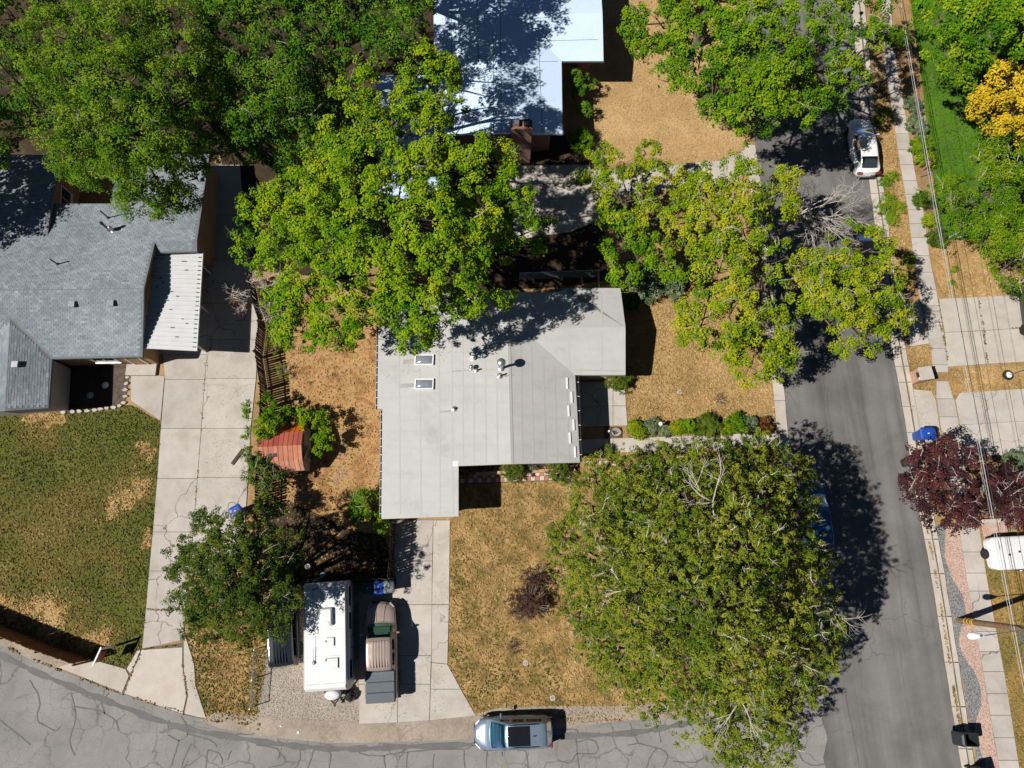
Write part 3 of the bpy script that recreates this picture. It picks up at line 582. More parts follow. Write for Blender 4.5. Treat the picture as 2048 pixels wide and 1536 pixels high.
spoly = [V0, V1, on(1251, 750, plS), w1]; npoly = [V0, w1, on(1241, 576, plN), on(1120, 576, plN), V2]
rf = under(roof_mesh([wpoly, epoly, spoly, npoly], .20).build('roof', M_MEMB), hw)
def zroof(x, y): return min(zat(x, y, plW), max(zat(x, y, plE), min(zat(x, y, plS), zat(x, y, plN)) if x > V0[0] else -9))
outl = [p[:2] for p in (on(757, 590, plW), on(755, 818, plW), on(765, 818, plW), on(763, 1038, plW), on(917, 1033, plW), on(917, 932, plW), P3(*Rs), on(1160, 925, plE), V1, on(1251, 750, plS), w1, on(1241, 576, plN), on(1120, 576, plN), on(1112, 584, plE), P3(*Rn))]
wo = inset_poly(outl, .45)
under(walls(wo, lambda x, y: min(zroof(x, y), 3.5) - .22).build('wall', M_WOODWALL), hw)
def seam(pl, a, b, w=.10, parent=None, mat=M_SEAM, h=.006):
    p, q = Vector(on(*a, pl)), Vector(on(*b, pl)); n = Vector(pl[0]); d = (q - p); L = d.length; d.normalize(); s = n.cross(d).normalized() * w / 2
    vs = [p - s, q - s, q + s, p + s]; o = MB().add([v - n * .004 for v in vs] + [v + n * h for v in vs], [(3, 2, 1, 0), (4, 5, 6, 7), (0, 1, 5, 4), (1, 2, 6, 5), (2, 3, 7, 6), (3, 0, 4, 7)]).build('seam', mat); o.parent = parent; return o
for x0, x1 in ((797, 800), (838, 842), (877, 880), (902, 906)): under(seam(plW, (x0, 605), (x1, 1030)), hw)
for x0, x1 in ((925, 926), (946, 948), (969, 972), (991, 995)): under(seam(plW, (x0, 605), (x1, 926)), hw)
for x0, x1 in ((1040, 1045), (1062, 1067), (1086, 1092), (1108, 1114), (1132, 1138)): under(seam(plE, (x0, 600 if x0 < 1060 else 690 + (x0 - 1062) * .9), (x1, 922)), hw)
for x in (1135, 1200): under(seam(plN, (x, 582), (x + 6, 650)), hw); under(seam(plS, (x + 2, 662 if x > 1140 else 662), (x + 4, 742)), hw)
under(seam(plE, (1016, 600), (1024.5, 926), .18, h=.02), hw)
for (x, y) in ((1134, 767), (1143, 795), (1137, 822), (1147, 850), (1139.5, 876), (1150, 904)):
    under(seam(plE, (x - .5, y - 11), (x + .5, y + 11), .10, mat=M_WHITE, h=.07), hw).name = 'snow_guard'
under(MB().box((*P(911, 928, 2.98), zat(*P(911, 928, 2.98), plW) + .012), (.32, .32, .02)).build('patch', M_WHITE), hw)
# gutters: a trough with brackets along the western eave, a dark trough along the eastern one
def gutter(pl, a, b, out, n, parent, mat=M_FASCIA):
    p, q = Vector(on(*a, pl)), Vector(on(*b, pl)); d = (q - p); L = d.length; d.normalize(); o = Vector((out, 0, 0)); mb = MB()
    prof = [(0.0, -.02), (.02, -.14), (.11, -.14), (.13, -.01), (.12, -.01), (.10, -.125), (.03, -.125), (.012, -.02)]
    g = mb.loft([[v + o * x + Vector((0, 0, z)) for x, z in prof] for v in (p, q)]).build('gutter', mat); under(g, parent)
    MB().add([p + o * .03 + Vector((0, 0, -.11)), q + o * .03 + Vector((0, 0, -.11)), q + o * .10 + Vector((0, 0, -.11)), p + o * .10 + Vector((0, 0, -.11))], [(0, 1, 2, 3)]).build('trough', M_TRIM, g)
    for k in range(n):
        v = p + d * L * ((k + .5) / n); MB().box(v + o * .065 + Vector((0, 0, -.012)), (.13, .03, .012)).build('bracket', M_WHITE, g)
    return g
gutter(plW, (757, 640), (755, 818), -1, 12, hw); gutter(plW, (765, 820), (763, 1036), -1, 13, hw)
gutter(plE, (1153.5, 750), (1160, 924), 1, 6, hw, M_TRIM)
# openings
def wall_run(i, j): return wo[i], wo[j]
_k = {tuple(np.round(p, 3)): i for i, p in enumerate(wo)}
n_ = len(wo)
def facing(dirn):                                  # index of the wall runs whose outward normal matches
    out = []
    for i in range(n_):
        a, b_ = np.array(wo[i]), np.array(wo[(i + 1) % n_]); d = b_ - a; L = np.linalg.norm(d); n = np.array([d[1], -d[0]]) / L
        if n @ np.array(dirn) > .9: out.append((L, i))
    return sorted(out, reverse=True)
for L, i in facing((0, -1)):
    a, b_ = wo[i], wo[(i + 1) % n_]
    if L > 6: under(opening(None, a, b_, .35, 1.8, .9, 2.1, M_WHITE, M_GLASS), hw); under(opening(None, a, b_, .72, 1.4, .9, 2.1, M_WHITE, M_GLASS), hw)
    elif L > 4: under(opening(None, a, b_, .5, 2.6, .05, 2.1, M_WHITE, M_WHITE, 'garage_door', 0), hw)
for L, i in facing((1, 0)):
    a, b_ = wo[i], wo[(i + 1) % n_]
    if L > 4: under(opening(None, a, b_, .3, .95, .06, 2.1, M_WHITE, M_WOODWALL, 'door', 0), hw); under(opening(None, a, b_, .7, 1.6, .9, 2.1, M_WHITE, M_GLASS), hw)
# marks on the membrane: a rust run between the vents, grime below pipes and along the valley
M_RUST = surf('rust_stain', [(.3, (.42, .34, .25)), (.7, (.46, .43, .38))], 3.0, bump=0); M_GRIME = surf('grime', [(.3, (.30, .30, .285)), (.7, (.40, .40, .385))], 3.0, bump=0)
for pl, a, b_, w_, mt in ((plW, (957, 741), (998, 738), .10, M_RUST), (plW, (905, 822), (880, 824), .14, M_GRIME), (plW, (940, 740), (905, 743), .12, M_GRIME), (plE, (1078, 672), (1148, 741), .14, M_GRIME), (plE, (1008, 752), (1030, 750), .10, M_GRIME), (plW, (828, 722), (806, 724), .30, M_GRIME), (plW, (828, 770), (800, 772), .26, M_GRIME), (plS, (1150, 740), (1248, 742), .07, M_GRIME)):
    under(seam(pl, a, b_, w_, mat=mt, h=.003), hw).name = 'stain'
# things standing on this roof belong to it
M_SKYGLASS = plain('skylight_dome', (.20, .24, .28), .15, spec=.8, coat=.6, var=.1)
for cy in (720.5, 769):
    c = Vector(on(849, cy, plW)); a, b_ = Vector(on(830.5, cy, plW)), Vector(on(867.5, cy, plW)); L = (b_ - a).length; W = .62; n = Vector(plW[0]); rz = math.atan2(b_.y - a.y, b_.x - a.x); ry = -math.asin((b_.z - a.z) / L)
    mb = MB()
    for s in (-1, 1):
        mb.box(c + Vector((0, s * W / 2, .07)), (L, .06, .16), rz, ry); mb.box(c + (b_ - a).normalized() * s * (L / 2 - .03) + Vector((0, 0, .07)), (.06, W - .06, .16), rz, ry)
    fr = under(mb.build('skylight', M_WHITE), hw); dome = MB(); rings = []
    for k in range(7):
        u = (k / 6 - .5); rings.append([c + (b_ - a).normalized() * (u * (L - .12)) + Vector((0, (j / 8 - .5) * (W - .10), .10 + .10 * (1 - (2 * u) ** 4) * (1 - (j / 4 - 1) ** 4))) for j in range(9)])
    dome.loft(rings, cap=False, closed=False).build('pane', M_SKYGLASS, fr, smooth=True)
def stack(parent, pl, px, py, r, h, cap=None, flange=.14, mat=M_GALV, name='vent_pipe'):
    x, y, z = on(px, py, pl); mb = MB(); mb.lathe([(flange, -.02), (flange, .03), (r * 1.2, .06), (r, .09), (r, h), (r * .9, h)], (x, y, z), 14)
    o = under(mb.build(name, mat, smooth=True, angle=50), parent)
    if cap: MB().lathe([(.02, h + .02), (cap, h + .03), (cap * 1.02, h + .10), (cap * .75, h + .20), (.03, h + .25)], (x, y, z), 18).build('cap', mat, o, smooth=True, angle=60)
    else: MB().lathe([(.001, h + .003), (r * .85, h + .003), (r * .85, h + .004)], (x, y, z), 12).build('opening', M_BLACK, o)
    return o
stack(hw, plW, 1003, 736.5, .085, 1.25, .27, .22)
stack(hw, plW, 943, 737, .07, .30, .15); stack(hw, plW, 953, 741, .05, .42, None); stack(hw, plW, 1000, 752, .055, .55, None, .20); stack(hw, plW, 909, 818, .05, .25, None, .18)
stack(hw, plW, 946, 716.5, .09, .07, .17, .2, M_WHITE, 'roof_vent')

# ---- house with the white coated roof
zr = 3.9; plW2 = plane3((1000, -60, zr), (996, 265, zr), (868, 110, 3.15)); plE2 = plane3((1000, -60, zr), (996, 265, zr), (1125, 267, 3.2))
q0 = P3(1060, 27, 3.75); q1 = P3(1205, 27, 3.75); plS2 = plane3((1060, 27, 3.75), (1205, 27, 3.75), (1207, 122, 3.2)); plN2 = plane3((1060, 27, 3.75), (1205, 27, 3.75), (1198, -70, 3.2))
wd = np.array(q1) - np.array(q0); tt = (plE2[1] - plE2[0] @ np.array(q0)) / (plE2[0] @ wd); U0 = tuple(np.array(q0) + wd * tt); U1 = meet(plE2, plS2, 3.2); U2 = meet(plE2, plN2, 3.2)
hb = tag(empty('house', (*P(1000, 120), 0)), 'house with a white roof dappled by tree shade, at the top', 'house')
under(roof_mesh([[P3(1000, -90, zr), P3(996, 265, zr), on(905, 268, plW2), on(870, 268, plW2), on(868, 110, plW2), on(866, -90, plW2)], [P3(1000, -90, zr), P3(996, 265, zr), on(1125, 267, plE2), U1, U0, U2, on(1110, -90, plE2)], [U0, U1, on(1207, 122, plS2), q1], [U0, q1, on(1198, -70, plN2), U2]], .2).build('roof', M_WHITEROOF), hb)
ol2 = [p[:2] for p in (on(866, -90, plW2), on(870, 268, plW2), P3(996, 265, zr), on(1125, 267, plE2), U1, on(1207, 122, plS2), q1, on(1198, -70, plN2), U2, on(1110, -90, plE2))]
wo2 = inset_poly(ol2, .4); under(walls(inset_poly(ol2, .75), 2.95).build('wall', M_BRICK), hb)
M_BSEAM = plain('dark_seam', (.16, .19, .24), .7)
for pl, a, b_ in ((plW2, (902, 0), (905, 262)), (plW2, (923, 150), (925, 264)), (plW2, (986, 60), (988, 264)), (plW2, (953, -60), (957, 120)), (plE2, (1000, -60), (1003, 264)), (plE2, (1075, 40), (1085, 263)), (plS2, (1084, 82), (1195, 79)), (plE2, (1080, 123), (1116, 123)), (plW2, (930, 115), (975, 113))):
    under(seam(pl, a, b_, .035, mat=M_BSEAM, h=.008), hb)
for a, b_, pl in (((1125, 267), (1118.5, 124), plE2), ((1118, 122), (1207, 122), plS2)):
    p, q = Vector(on(*a, pl)), Vector(on(*b_, pl)); under(MB().tube([p + Vector((.06, -.05, -.08)), q + Vector((.06, -.05, -.08))], .06, 6).build('gutter', M_TRIM), hb)
stack(hb, plW2, 932, 112, .05, .75, None); stack(hb, plW2, 983, 110, .09, .55, .14); 
x, y = P(1043, 250, 4.3)
ch = under(MB().box((x, y, 2.15), (1.40, .70, 4.3)).box((x, y, 4.34), (1.46, .76, .08)).build('chimney', M_BRICK), hb)
for dx in (-.38, .38): MB().box((x + dx, y, 4.52), (.42, .42, .30)).build('chimney_pot', M_GALV if dx < 0 else M_TRIM, ch)
ax, ay, az = on(995, 262, plW2)
an = MB().tube([(ax, ay, az), (ax + .05, ay + .05, az + 2.6)], .02, 5)
for k, h in enumerate((1.6, 2.0, 2.4)): an.tube([(ax - .5 + .1 * k, ay - .1, az + h), (ax + .5 - .1 * k, ay + .1, az + h)], .012, 4)
an.tube([(ax - .7, ay + .5, az), (ax, ay, az + 1.3)], .008, 4)
tag(an.build('roof_antenna', M_GALV), 'thin metal television antenna at the white roof\'s front edge', 'antenna')
pc = tag(empty('patio_cover', (*P(820, 300), 0)), 'white patio roof glimpsed through the central trees', 'patio cover')
c4 = [on(752, 150, ((0, 0, 1), 2.6)), on(864, 150, ((0, 0, 1), 2.75)), on(884, 392, ((0, 0, 1), 2.75)), on(758, 400, ((0, 0, 1), 2.6))]
under(roof_mesh([c4], .08).build('roof', M_WHITEROOF), pc)
for p in c4: under(MB().box((p[0] * .985, p[1] * .985, 1.27), (.1, .1, 2.5)).build('post', M_WHITE), pc)

# ---- shingled house on the left
M_SHG = tinted('grey_shingle', [(0, (.155, .188, .215)), (.5, (.22, .255, .285)), (1, (.30, .335, .365))], rough=.85)
M_SHBASE = surf('shingle_base', [(.3, (.14, .155, .17)), (.7, (.19, .205, .22))], 2.0, bump=.2)
def shingles(parent, polys, pls):
    V = []; F = []; T = []; nb = 0
    for poly, (n, d) in zip(polys, pls):
        n = np.array(n); u = np.cross(n, (0, 0, 1.0)); u = np.array([1.0, 0, 0]) if np.linalg.norm(u) < 1e-3 else u / np.linalg.norm(u); v = np.cross(n, u); u, v = (u, v) if v[2] > 0 else (-u, -v)
        p = np.array(poly); o = p.mean(0); a = (p - o) @ u; b_ = (p - o) @ v; pl2 = list(zip(a, b_))
        W, Hh = .30, .15
        rows = np.arange(b_.min(), b_.max(), Hh); cols = np.arange(a.min() - W, a.max() + W, W)
        gx, gy = np.meshgrid(cols, rows); gx = gx + (np.arange(len(rows)) % 2)[:, None] * W / 2 + rng.uniform(-.006, .006, gx.shape); gx = gx.ravel(); gy = gy.ravel()
        k = pip(gx, gy, pl2) & pip(gx + W * .6, gy + Hh * .5, pl2) & pip(gx - W * .6, gy + Hh * .5, pl2); gx, gy = gx[k], gy[k]; m = len(gx)
        hw_ = W / 2 - rng.uniform(.003, .011, m); lift = rng.uniform(.011, .020, m)
        def pt(x, y, h): return o + x[:, None] * u + y[:, None] * v + h[:, None] * n
        z = np.full(m, .006)
        V.append(np.stack([pt(gx - hw_, gy - .008, lift), pt(gx + hw_, gy - .008, lift), pt(gx + hw_, gy + Hh, z), pt(gx - hw_, gy + Hh, z), pt(gx - hw_, gy - .008, z - .002), pt(gx + hw_, gy - .008, z - .002)], 1).reshape(-1, 3))
        i = nb + np.arange(m)[:, None] * 6; F.append(np.concatenate([i + np.array([[0, 1, 2, 3]]), i + np.array([[4, 5, 1, 0]])])); nb += m * 6
        t = np.clip(.5 + (fnoise(gx, gy, .4) - .5) * .7 + rng.normal(0, .16, m), 0, 1); T.append(np.tile(t, 2))
    o = np_mesh('shingles', np.concatenate(V), np.concatenate(F), M_SHG, tint=np.concatenate(T)); o['kind'] = 'stuff'; return under(o, parent)
hl = tag(empty('house', (*P(180, 560), 0)), 'house with a grey shingled roof and tan walls, left', 'house')
zr = 4.1; plMS = plane3((-200, 584, zr), (288, 577, zr), (285, 714, 2.85)); plMN = plane3((-200, 584, zr), (288, 577, zr), (419, 308, 2.6))
r2a, r2b = on(310, 485, plMN), on(394, 481, plMN)
plES = plane3((310, 485, r2a[2]), (394, 481, r2b[2]), (350, 520, r2a[2] - .5))
f0 = on(20, 637, plMS); zf = f0[2]
plFE = plane3((20, 637, zf), (10, 822, zf), (100, 770, 2.85)); plFW = plane3((20, 637, zf), (10, 822, zf), (-75, 770, 2.85))
plNW = plane3((-200, 445, 3.68), (98, 443, 3.68), (120, 310, 2.85)); plNWS = plane3((-200, 445, 3.68), (98, 443, 3.68), (95, 480, 3.50))
LP = [([on(-200, 584, plMN), P3(288, 577, zr), r2a, r2b, on(419, 308, plMN), on(225, 308, plMN), on(225, 407, plMN), on(80, 407, plMN), on(-200, 410, plMN)], plMN),
      ([on(-200, 584, plMS), P3(288, 577, zr), on(285, 714, plMS), on(104, 718, plMS), f0, on(-70, 720, plMS), on(-200, 720, plMS)], plMS),
      ([r2a, r2b, on(394, 503, plES), on(312, 506, plES)], plES),
      ([f0, on(10, 822, plFE), on(97, 816, plFE), on(104, 718, plFE)], plFE), ([f0, on(10, 822, plFW), on(-78, 830, plFW), on(-70, 720, plFW)], plFW),
      ([on(-200, 445, plNW), on(98, 443, plNW), on(120, 310, plNW), on(-200, 306, plNW)], plNW), ([on(-200, 445, plNWS), on(98, 443, plNWS), on(94, 482, plNWS), on(-200, 484, plNWS)], plNWS)]
for poly, pl in LP: under(roof_mesh([poly], .18).build('roof', M_SHBASE), hl)
shingles(hl, [p for p, _ in LP], [q for _, q in LP])
def xy(*pp): return [p[:2] for p in pp]
wA = inset_poly(xy(on(-200, 410, plMN), on(80, 407, plMN), on(225, 407, plMN), on(225, 308, plMN), on(419, 308, plMN), r2b, on(394, 503, plES), on(300, 506, plES), on(285, 714, plMS), on(-200, 720, plMS)), .3)
under(walls(wA, lambda x, y: min(zat(x, y, plMN), zat(x, y, plMS)) - .2).build('wall', M_STUCCO), hl)
wB = inset_poly(xy(on(-70, 700, plFW), on(104, 700, plFE), on(97, 816, plFE), on(-78, 830, plFW)), .45)
under(walls(wB, 2.7).build('wall', M_WOODWALL), hl)
wC = inset_poly(xy(on(-200, 452, plNW), on(98, 450, plNW), on(120, 310, plNW), on(-200, 306, plNW)), .3)
under(walls(wC, lambda x, y: min(zat(x, y, plNW), 3.68) - .2).build('wall', M_STUCCO), hl)
e = [(a, b_) for a, b_ in zip(wC, wC[1:] + wC[:1]) if a[1] < b_[1] and abs(b_[1] - a[1]) > 3 and a[0] > -45]
if e: under(opening(None, e[0][0], e[0][1], .52, 1.7, 1.0, 2.2, M_WHITE, M_GLASS), hl)
se = [(a, b_) for a, b_ in zip(wA, wA[1:] + wA[:1]) if a[0] < b_[0] and abs(b_[0] - a[0]) > 10]
if se: under(opening(None, se[0][0], se[0][1], .80, 1.6, .9, 2.1, M_WHITE, M_GLASS), hl); under(opening(None, se[0][0], se[0][1], .93, 1.0, .1, 2.15, M_WHITE, M_STUCCO, 'door', 0), hl)
under(MB().box((*P(70, 430, 3.4), 2.0), (.3, .3, .3)).build('vent_box', M_STUCCO), hl) if False else None
stack(hl, plMN, 217, 436, .045, 1.0, None, .10, M_TRIM); stack(hl, plMN, 115.5, 528.5, .045, .8, None, .10, M_TRIM); stack(hl, plMN, 219, 460, .07, .9, .11, .16, M_TRIM); stack(hl, plMN, 226, 461, .08, .30, .14, .16, M_GALV, 'roof_vent')
for x, y, pl in ((146, 610, plMS), (224, 608, plMS), (33, 730, plFE)):
    p = on(x, y, pl); o = under(MB().box((p[0], p[1], p[2] + .09), (.34, .34, .22), .03).build('roof_vent', M_GALV), hl); MB().box((p[0], p[1], p[2] + .205), (.38, .38, .02), .03).build('cap', M_GALV, o)
# white corrugated patio cover of ribbed panels on posts
pz = 2.78; pv = tag(empty('patio_cover', (*P(350, 600), 0)), 'white ribbed metal patio cover on slim posts beside the driveway', 'patio cover')
M_RIB = plain('white_enamel_metal', (.56, .575, .59), .38, spec=.6, var=.06, scale=1.5)
A, B_, C_, D_ = (np.array(P3(*p, pz)) for p in ((313, 503), (405, 505), (393, 702), (287, 697)))
NPAN = 22
for k in range(NPAN):
    t0, t1 = k / NPAN, (k + 1) / NPAN + .0015; rings = []
    for s in (0, 1):
        a, b_ = (A, D_) if s == 0 else (B_, C_); p, q = a + (b_ - a) * t0, a + (b_ - a) * t1; z = .05 * (1 - s)
        prof = [(0, 0), (.05, .055), (.22, .055), (.27, .0), (.93, .0), (.97, .03), (1, .03), (1, -.02), (.97, -.02), (.90, -.025), (.0, -.025)]
        rings.append([tuple(p + (q - p) * f + np.array([0, 0, h + z])) for f, h in prof])
    pan = under(MB().loft(rings).build('panel', M_RIB), pv)
    for e0, e1 in [(.93, .995)] + [(s_, s_ + random.uniform(.04, .12)) for s_ in [random.uniform(.1, .8)] if random.random() < .55]:  # dark dashes: painted shade of the open rib ends, plus random dirt
        p, q = A + (D_ - A) * (t0 + .012), B_ + (C_ - B_) * (t0 + .012); v0, v1 = p + (q - p) * e0, p + (q - p) * e1; MB().tube([v0 + (0, .02, .035 + .05 * (1 - e0)), v1 + (0, .02, .035 + .05 * (1 - e1))], .035, 4).build('rib_shade_dirt', M_TRIM, pan)
for (a, b_) in (((313, 503), (287, 697)), ((404, 506), (392, 701))): p, q = P3(*a, pz - .12), P3(*b_, pz - .12); under(MB().tube([p, q], .07, 4).build('beam', M_RIB), pv)
under(MB().tube([B_ + (0.05, 0, .02), C_ + (0.05, 0, .02)], .05, 5).build('gutter', M_RIB), pv)
for b_ in ((423.7, 548.4), (418.8, 625.5), (413.7, 703.8)):
    x, y = P(*b_); under(MB().box((x - .05, y, 1.33), (.09, .09, 2.66)).build('post', M_WHITE), pv)
under(MB().box((*P(285, 738), .10), (2.0, .95, .2)).build('step', MT['concrete']), hl)
# planter rim of flat stones
for k, (a, b_) in enumerate(((128, 826), (146, 824), (160, 823), (176, 822), (190, 821), (203, 819), (215, 817), (228, 815), (240, 812), (249, 806), (251, 793), (252, 780), (254, 768), (256, 755))):
    x, y = P(a, b_); pts = [(x + math.cos(t) * random.uniform(.14, .26), y + math.sin(t) * random.uniform(.10, .17)) for t in np.arange(0, 6.2, .9)]
    tag(MB().prism(pts, 0, random.uniform(.10, .18), .03).build('edging_stone', MT['concrete2']), '%s pale rim stone of the dark planter, counted from the shingled house\'s lower left corner' % ('first second third fourth fifth sixth seventh eighth ninth tenth eleventh twelfth thirteenth fourteenth'.split()[k]), 'stone', 'edging stones of the left planter')
for (a, b_), lab in (((212, 771), 'round white stone in the dark planter'), ((182, 791), 'bent grey slab lying in the dark planter')):
    x, y = P(a, b_); tag(MB().lathe([(.02, 0), (.20, .02), (.24, .10), (.16, .2), (.02, .24)], (x, y, .0), 9).build('boulder', M_WHITE if a > 200 else MT['concrete'], smooth=True), lab, 'stone')
# ------------------------------------------------------------------ trees and plants
M_BARK = surf('grey_bark', [(.3, (.13, .10, .08)), (.7, (.22, .18, .14))], 3.0, [(.3, .7), (.7, 1.2)], 12, bump=.8)
M_TWIG = surf('pale_twigs', [(.3, (.30, .26, .22)), (.7, (.44, .39, .34))], 3.0, bump=.3)
M_DEAD = surf('bleached_twigs', [(.3, (.42, .38, .34)), (.7, (.58, .54, .49))], 3.0, bump=.3)
LEAF = {
 'lime': leafy('lime_leaves', [(0, (.040, .125, .003)), (.35, (.108, .238, .004)), (.7, (.21, .335, .005)), (1, (.335, .40, .010))]),
 'maple': leafy('maple_leaves', [(0, (.030, .11, .003)), (.4, (.085, .205, .004)), (.75, (.175, .295, .006)), (1, (.28, .35, .012))]),
 'olive': leafy('yellow_olive_leaves', [(0, (.065, .14, .005)), (.4, (.155, .25, .006)), (.75, (.27, .335, .009)), (1, (.41, .395, .02))]),
 'willow': leafy('willow_leaves', [(0, (.040, .115, .008)), (.4, (.105, .225, .012)), (.75, (.185, .31, .018)), (1, (.275, .36, .03))]),
 'deep': leafy('deep_green_leaves', [(0, (.022, .085, .005)), (.4, (.065, .175, .009)), (.75, (.125, .25, .013)), (1, (.20, .30, .022))]),
 'pine': leafy('pine_needles', [(0, (.045, .092, .010)), (.4, (.13, .195, .016)), (.75, (.235, .285, .026)), (1, (.34, .345, .045))], .2),
 'juniper': leafy('juniper_sprays', [(0, (.026, .065, .012)), (.4, (.068, .125, .018)), (.75, (.13, .185, .025)), (1, (.19, .225, .035))], .2),
 'gold': leafy('golden_leaves', [(0, (.30, .23, .015)), (.4, (.50, .36, .018)), (.75, (.60, .42, .02)), (1, (.66, .48, .04))]),
 'plum': leafy('plum_leaves', [(0, (.020, .009, .012)), (.4, (.048, .018, .021)), (.75, (.078, .027, .028)), (1, (.13, .04, .035))], .1),
 'box': leafy('box_leaves', [(0, (.03, .08, .008)), (.4, (.07, .13, .012)), (.75, (.12, .18, .018)), (1, (.18, .21, .03))], .25),
 'sage': leafy('sage_leaves', [(0, (.07, .12, .06)), (.4, (.13, .19, .09)), (.75, (.22, .28, .15)), (1, (.42, .46, .34))], .25),
 'rust': leafy('rusty_leaves', [(0, (.09, .03, .012)), (.5, (.20, .075, .02)), (1, (.32, .16, .05))], .2),
 'bronze': leafy('purple_brown_leaves', [(0, (.05, .025, .025)), (.5, (.09, .045, .04)), (.8, (.14, .07, .05)), (1, (.12, .13, .03))], .2),
}
def unit(n):
    v = rng.normal(size=(n, 3)); return v / np.linalg.norm(v, axis=1)[:, None]
TRIS = [0]
def leaves(C, N, size, aspect, tint):
    """leaf-sized diamonds at C with facing N; returns verts, quads"""
    m = len(C); t = np.cross(N, unit(m)); t /= np.linalg.norm(t, axis=1)[:, None] + 1e-9; b = np.cross(N, t)
    s = size * rng.uniform(.65, 1.25, m)[:, None]; w = s * aspect
    fold = N * s * .18
    V = np.stack([C - t * s * .5, C + b * w * .5 + fold, C + t * s * .5, C - b * w * .5 + fold], 1).reshape(-1, 3)
    TRIS[0] += m * 2
    return V, np.arange(m * 4).reshape(-1, 4), tint
def gapfield(p, seed, wl):
    """smooth random field used to open gaps between leaf masses"""
    r = np.random.default_rng(seed); v = np.zeros(len(p))
    for k in range(9):
        d = r.normal(size=3); d /= np.linalg.norm(d); v += np.sin(p @ d * (6.283 / (wl * r.uniform(.6, 1.5))) + r.random() * 6.28)
    return v
def crown_points(lobes, rc, cover, per, lower=.14, flat=.8, jit=(.62, 1.10), droop=0.0, gaps=0.0, wl=1.9):
    """clump centres over uneven lobes, then leaves round each clump"""
    CC = []; CN = []
    for (x, y, z, r, rz) in lobes:
        n = max(6, int(4 * r * r / (rc * rc) * cover * .62)); d = unit(n)
        low = d[:, 2] < -.1; flip = low & (rng.random(n) > lower); d[flip, 2] *= -1
        ph = rng.random(3) * 6
        bumpy = 1 + .16 * np.sin(d[:, 0] * 4.1 + ph[0]) * np.sin(d[:, 1] * 4.7 + ph[1]) + .10 * np.sin(d[:, 2] * 7 + ph[2])
        rad = rng.uniform(*jit, n) * bumpy
        c = np.stack([x + d[:, 0] * r * rad, y + d[:, 1] * r * rad, z + d[:, 2] * rz * rad], 1)
        if droop: c[:, 2] -= droop * rng.random(n) * (np.hypot(d[:, 0], d[:, 1]))
        keep = np.ones(n, bool)                       # drop clumps buried in a neighbouring lobe
        for (x2, y2, z2, r2, rz2) in lobes:
            if (x2, y2, z2) == (x, y, z): continue
            q = ((c[:, 0] - x2) / r2) ** 2 + ((c[:, 1] - y2) / r2) ** 2 + ((c[:, 2] - z2) / rz2) ** 2
            keep &= ~((q < .30) & (c[:, 2] < z2 + .2 * rz2))
        keep &= c[:, 2] > .15
        CC.append(c[keep]); CN.append(d[keep])
    CC = np.concatenate(CC); CN = np.concatenate(CN)
    if gaps:
        g = gapfield(CC, int(abs(lobes[0][0]) * 1000) % 9973, wl) + rng.normal(0, .5, len(CC)); k = g > np.quantile(g, gaps); CC, CN = CC[k], CN[k]
    m = len(CC)
    k = np.maximum(3, rng.poisson(per, m)); idx = np.repeat(np.arange(m), k); n = len(idx)
    dd = unit(n); rr = rc * rng.uniform(.75, 1.25, m)[idx] * rng.random(n) ** .45
    pos = CC[idx] + dd * rr[:, None] * np.array([1, 1, flat])
    nrm = CN[idx] * .35 + dd * .55 + np.array([-.12, -.03, .55]) + rng.normal(0, .24, (n, 3)); nrm /= np.linalg.norm(nrm, axis=1)[:, None]
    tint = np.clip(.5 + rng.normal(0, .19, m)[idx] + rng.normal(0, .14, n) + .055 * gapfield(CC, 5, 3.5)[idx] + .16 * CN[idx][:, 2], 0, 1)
    return CC, CN, pos, nrm, tint
def bend(a, b, sag=.15, n=5):
    a, b = np.array(a, float), np.array(b, float); L = np.linalg.norm(b - a); o = rng.normal(0, sag * L * .4, 3); o[2] = abs(o[2]) * .5
    return [tuple(a + (b - a) * t + o * math.sin(math.pi * t)) for t in np.linspace(0, 1, n)]
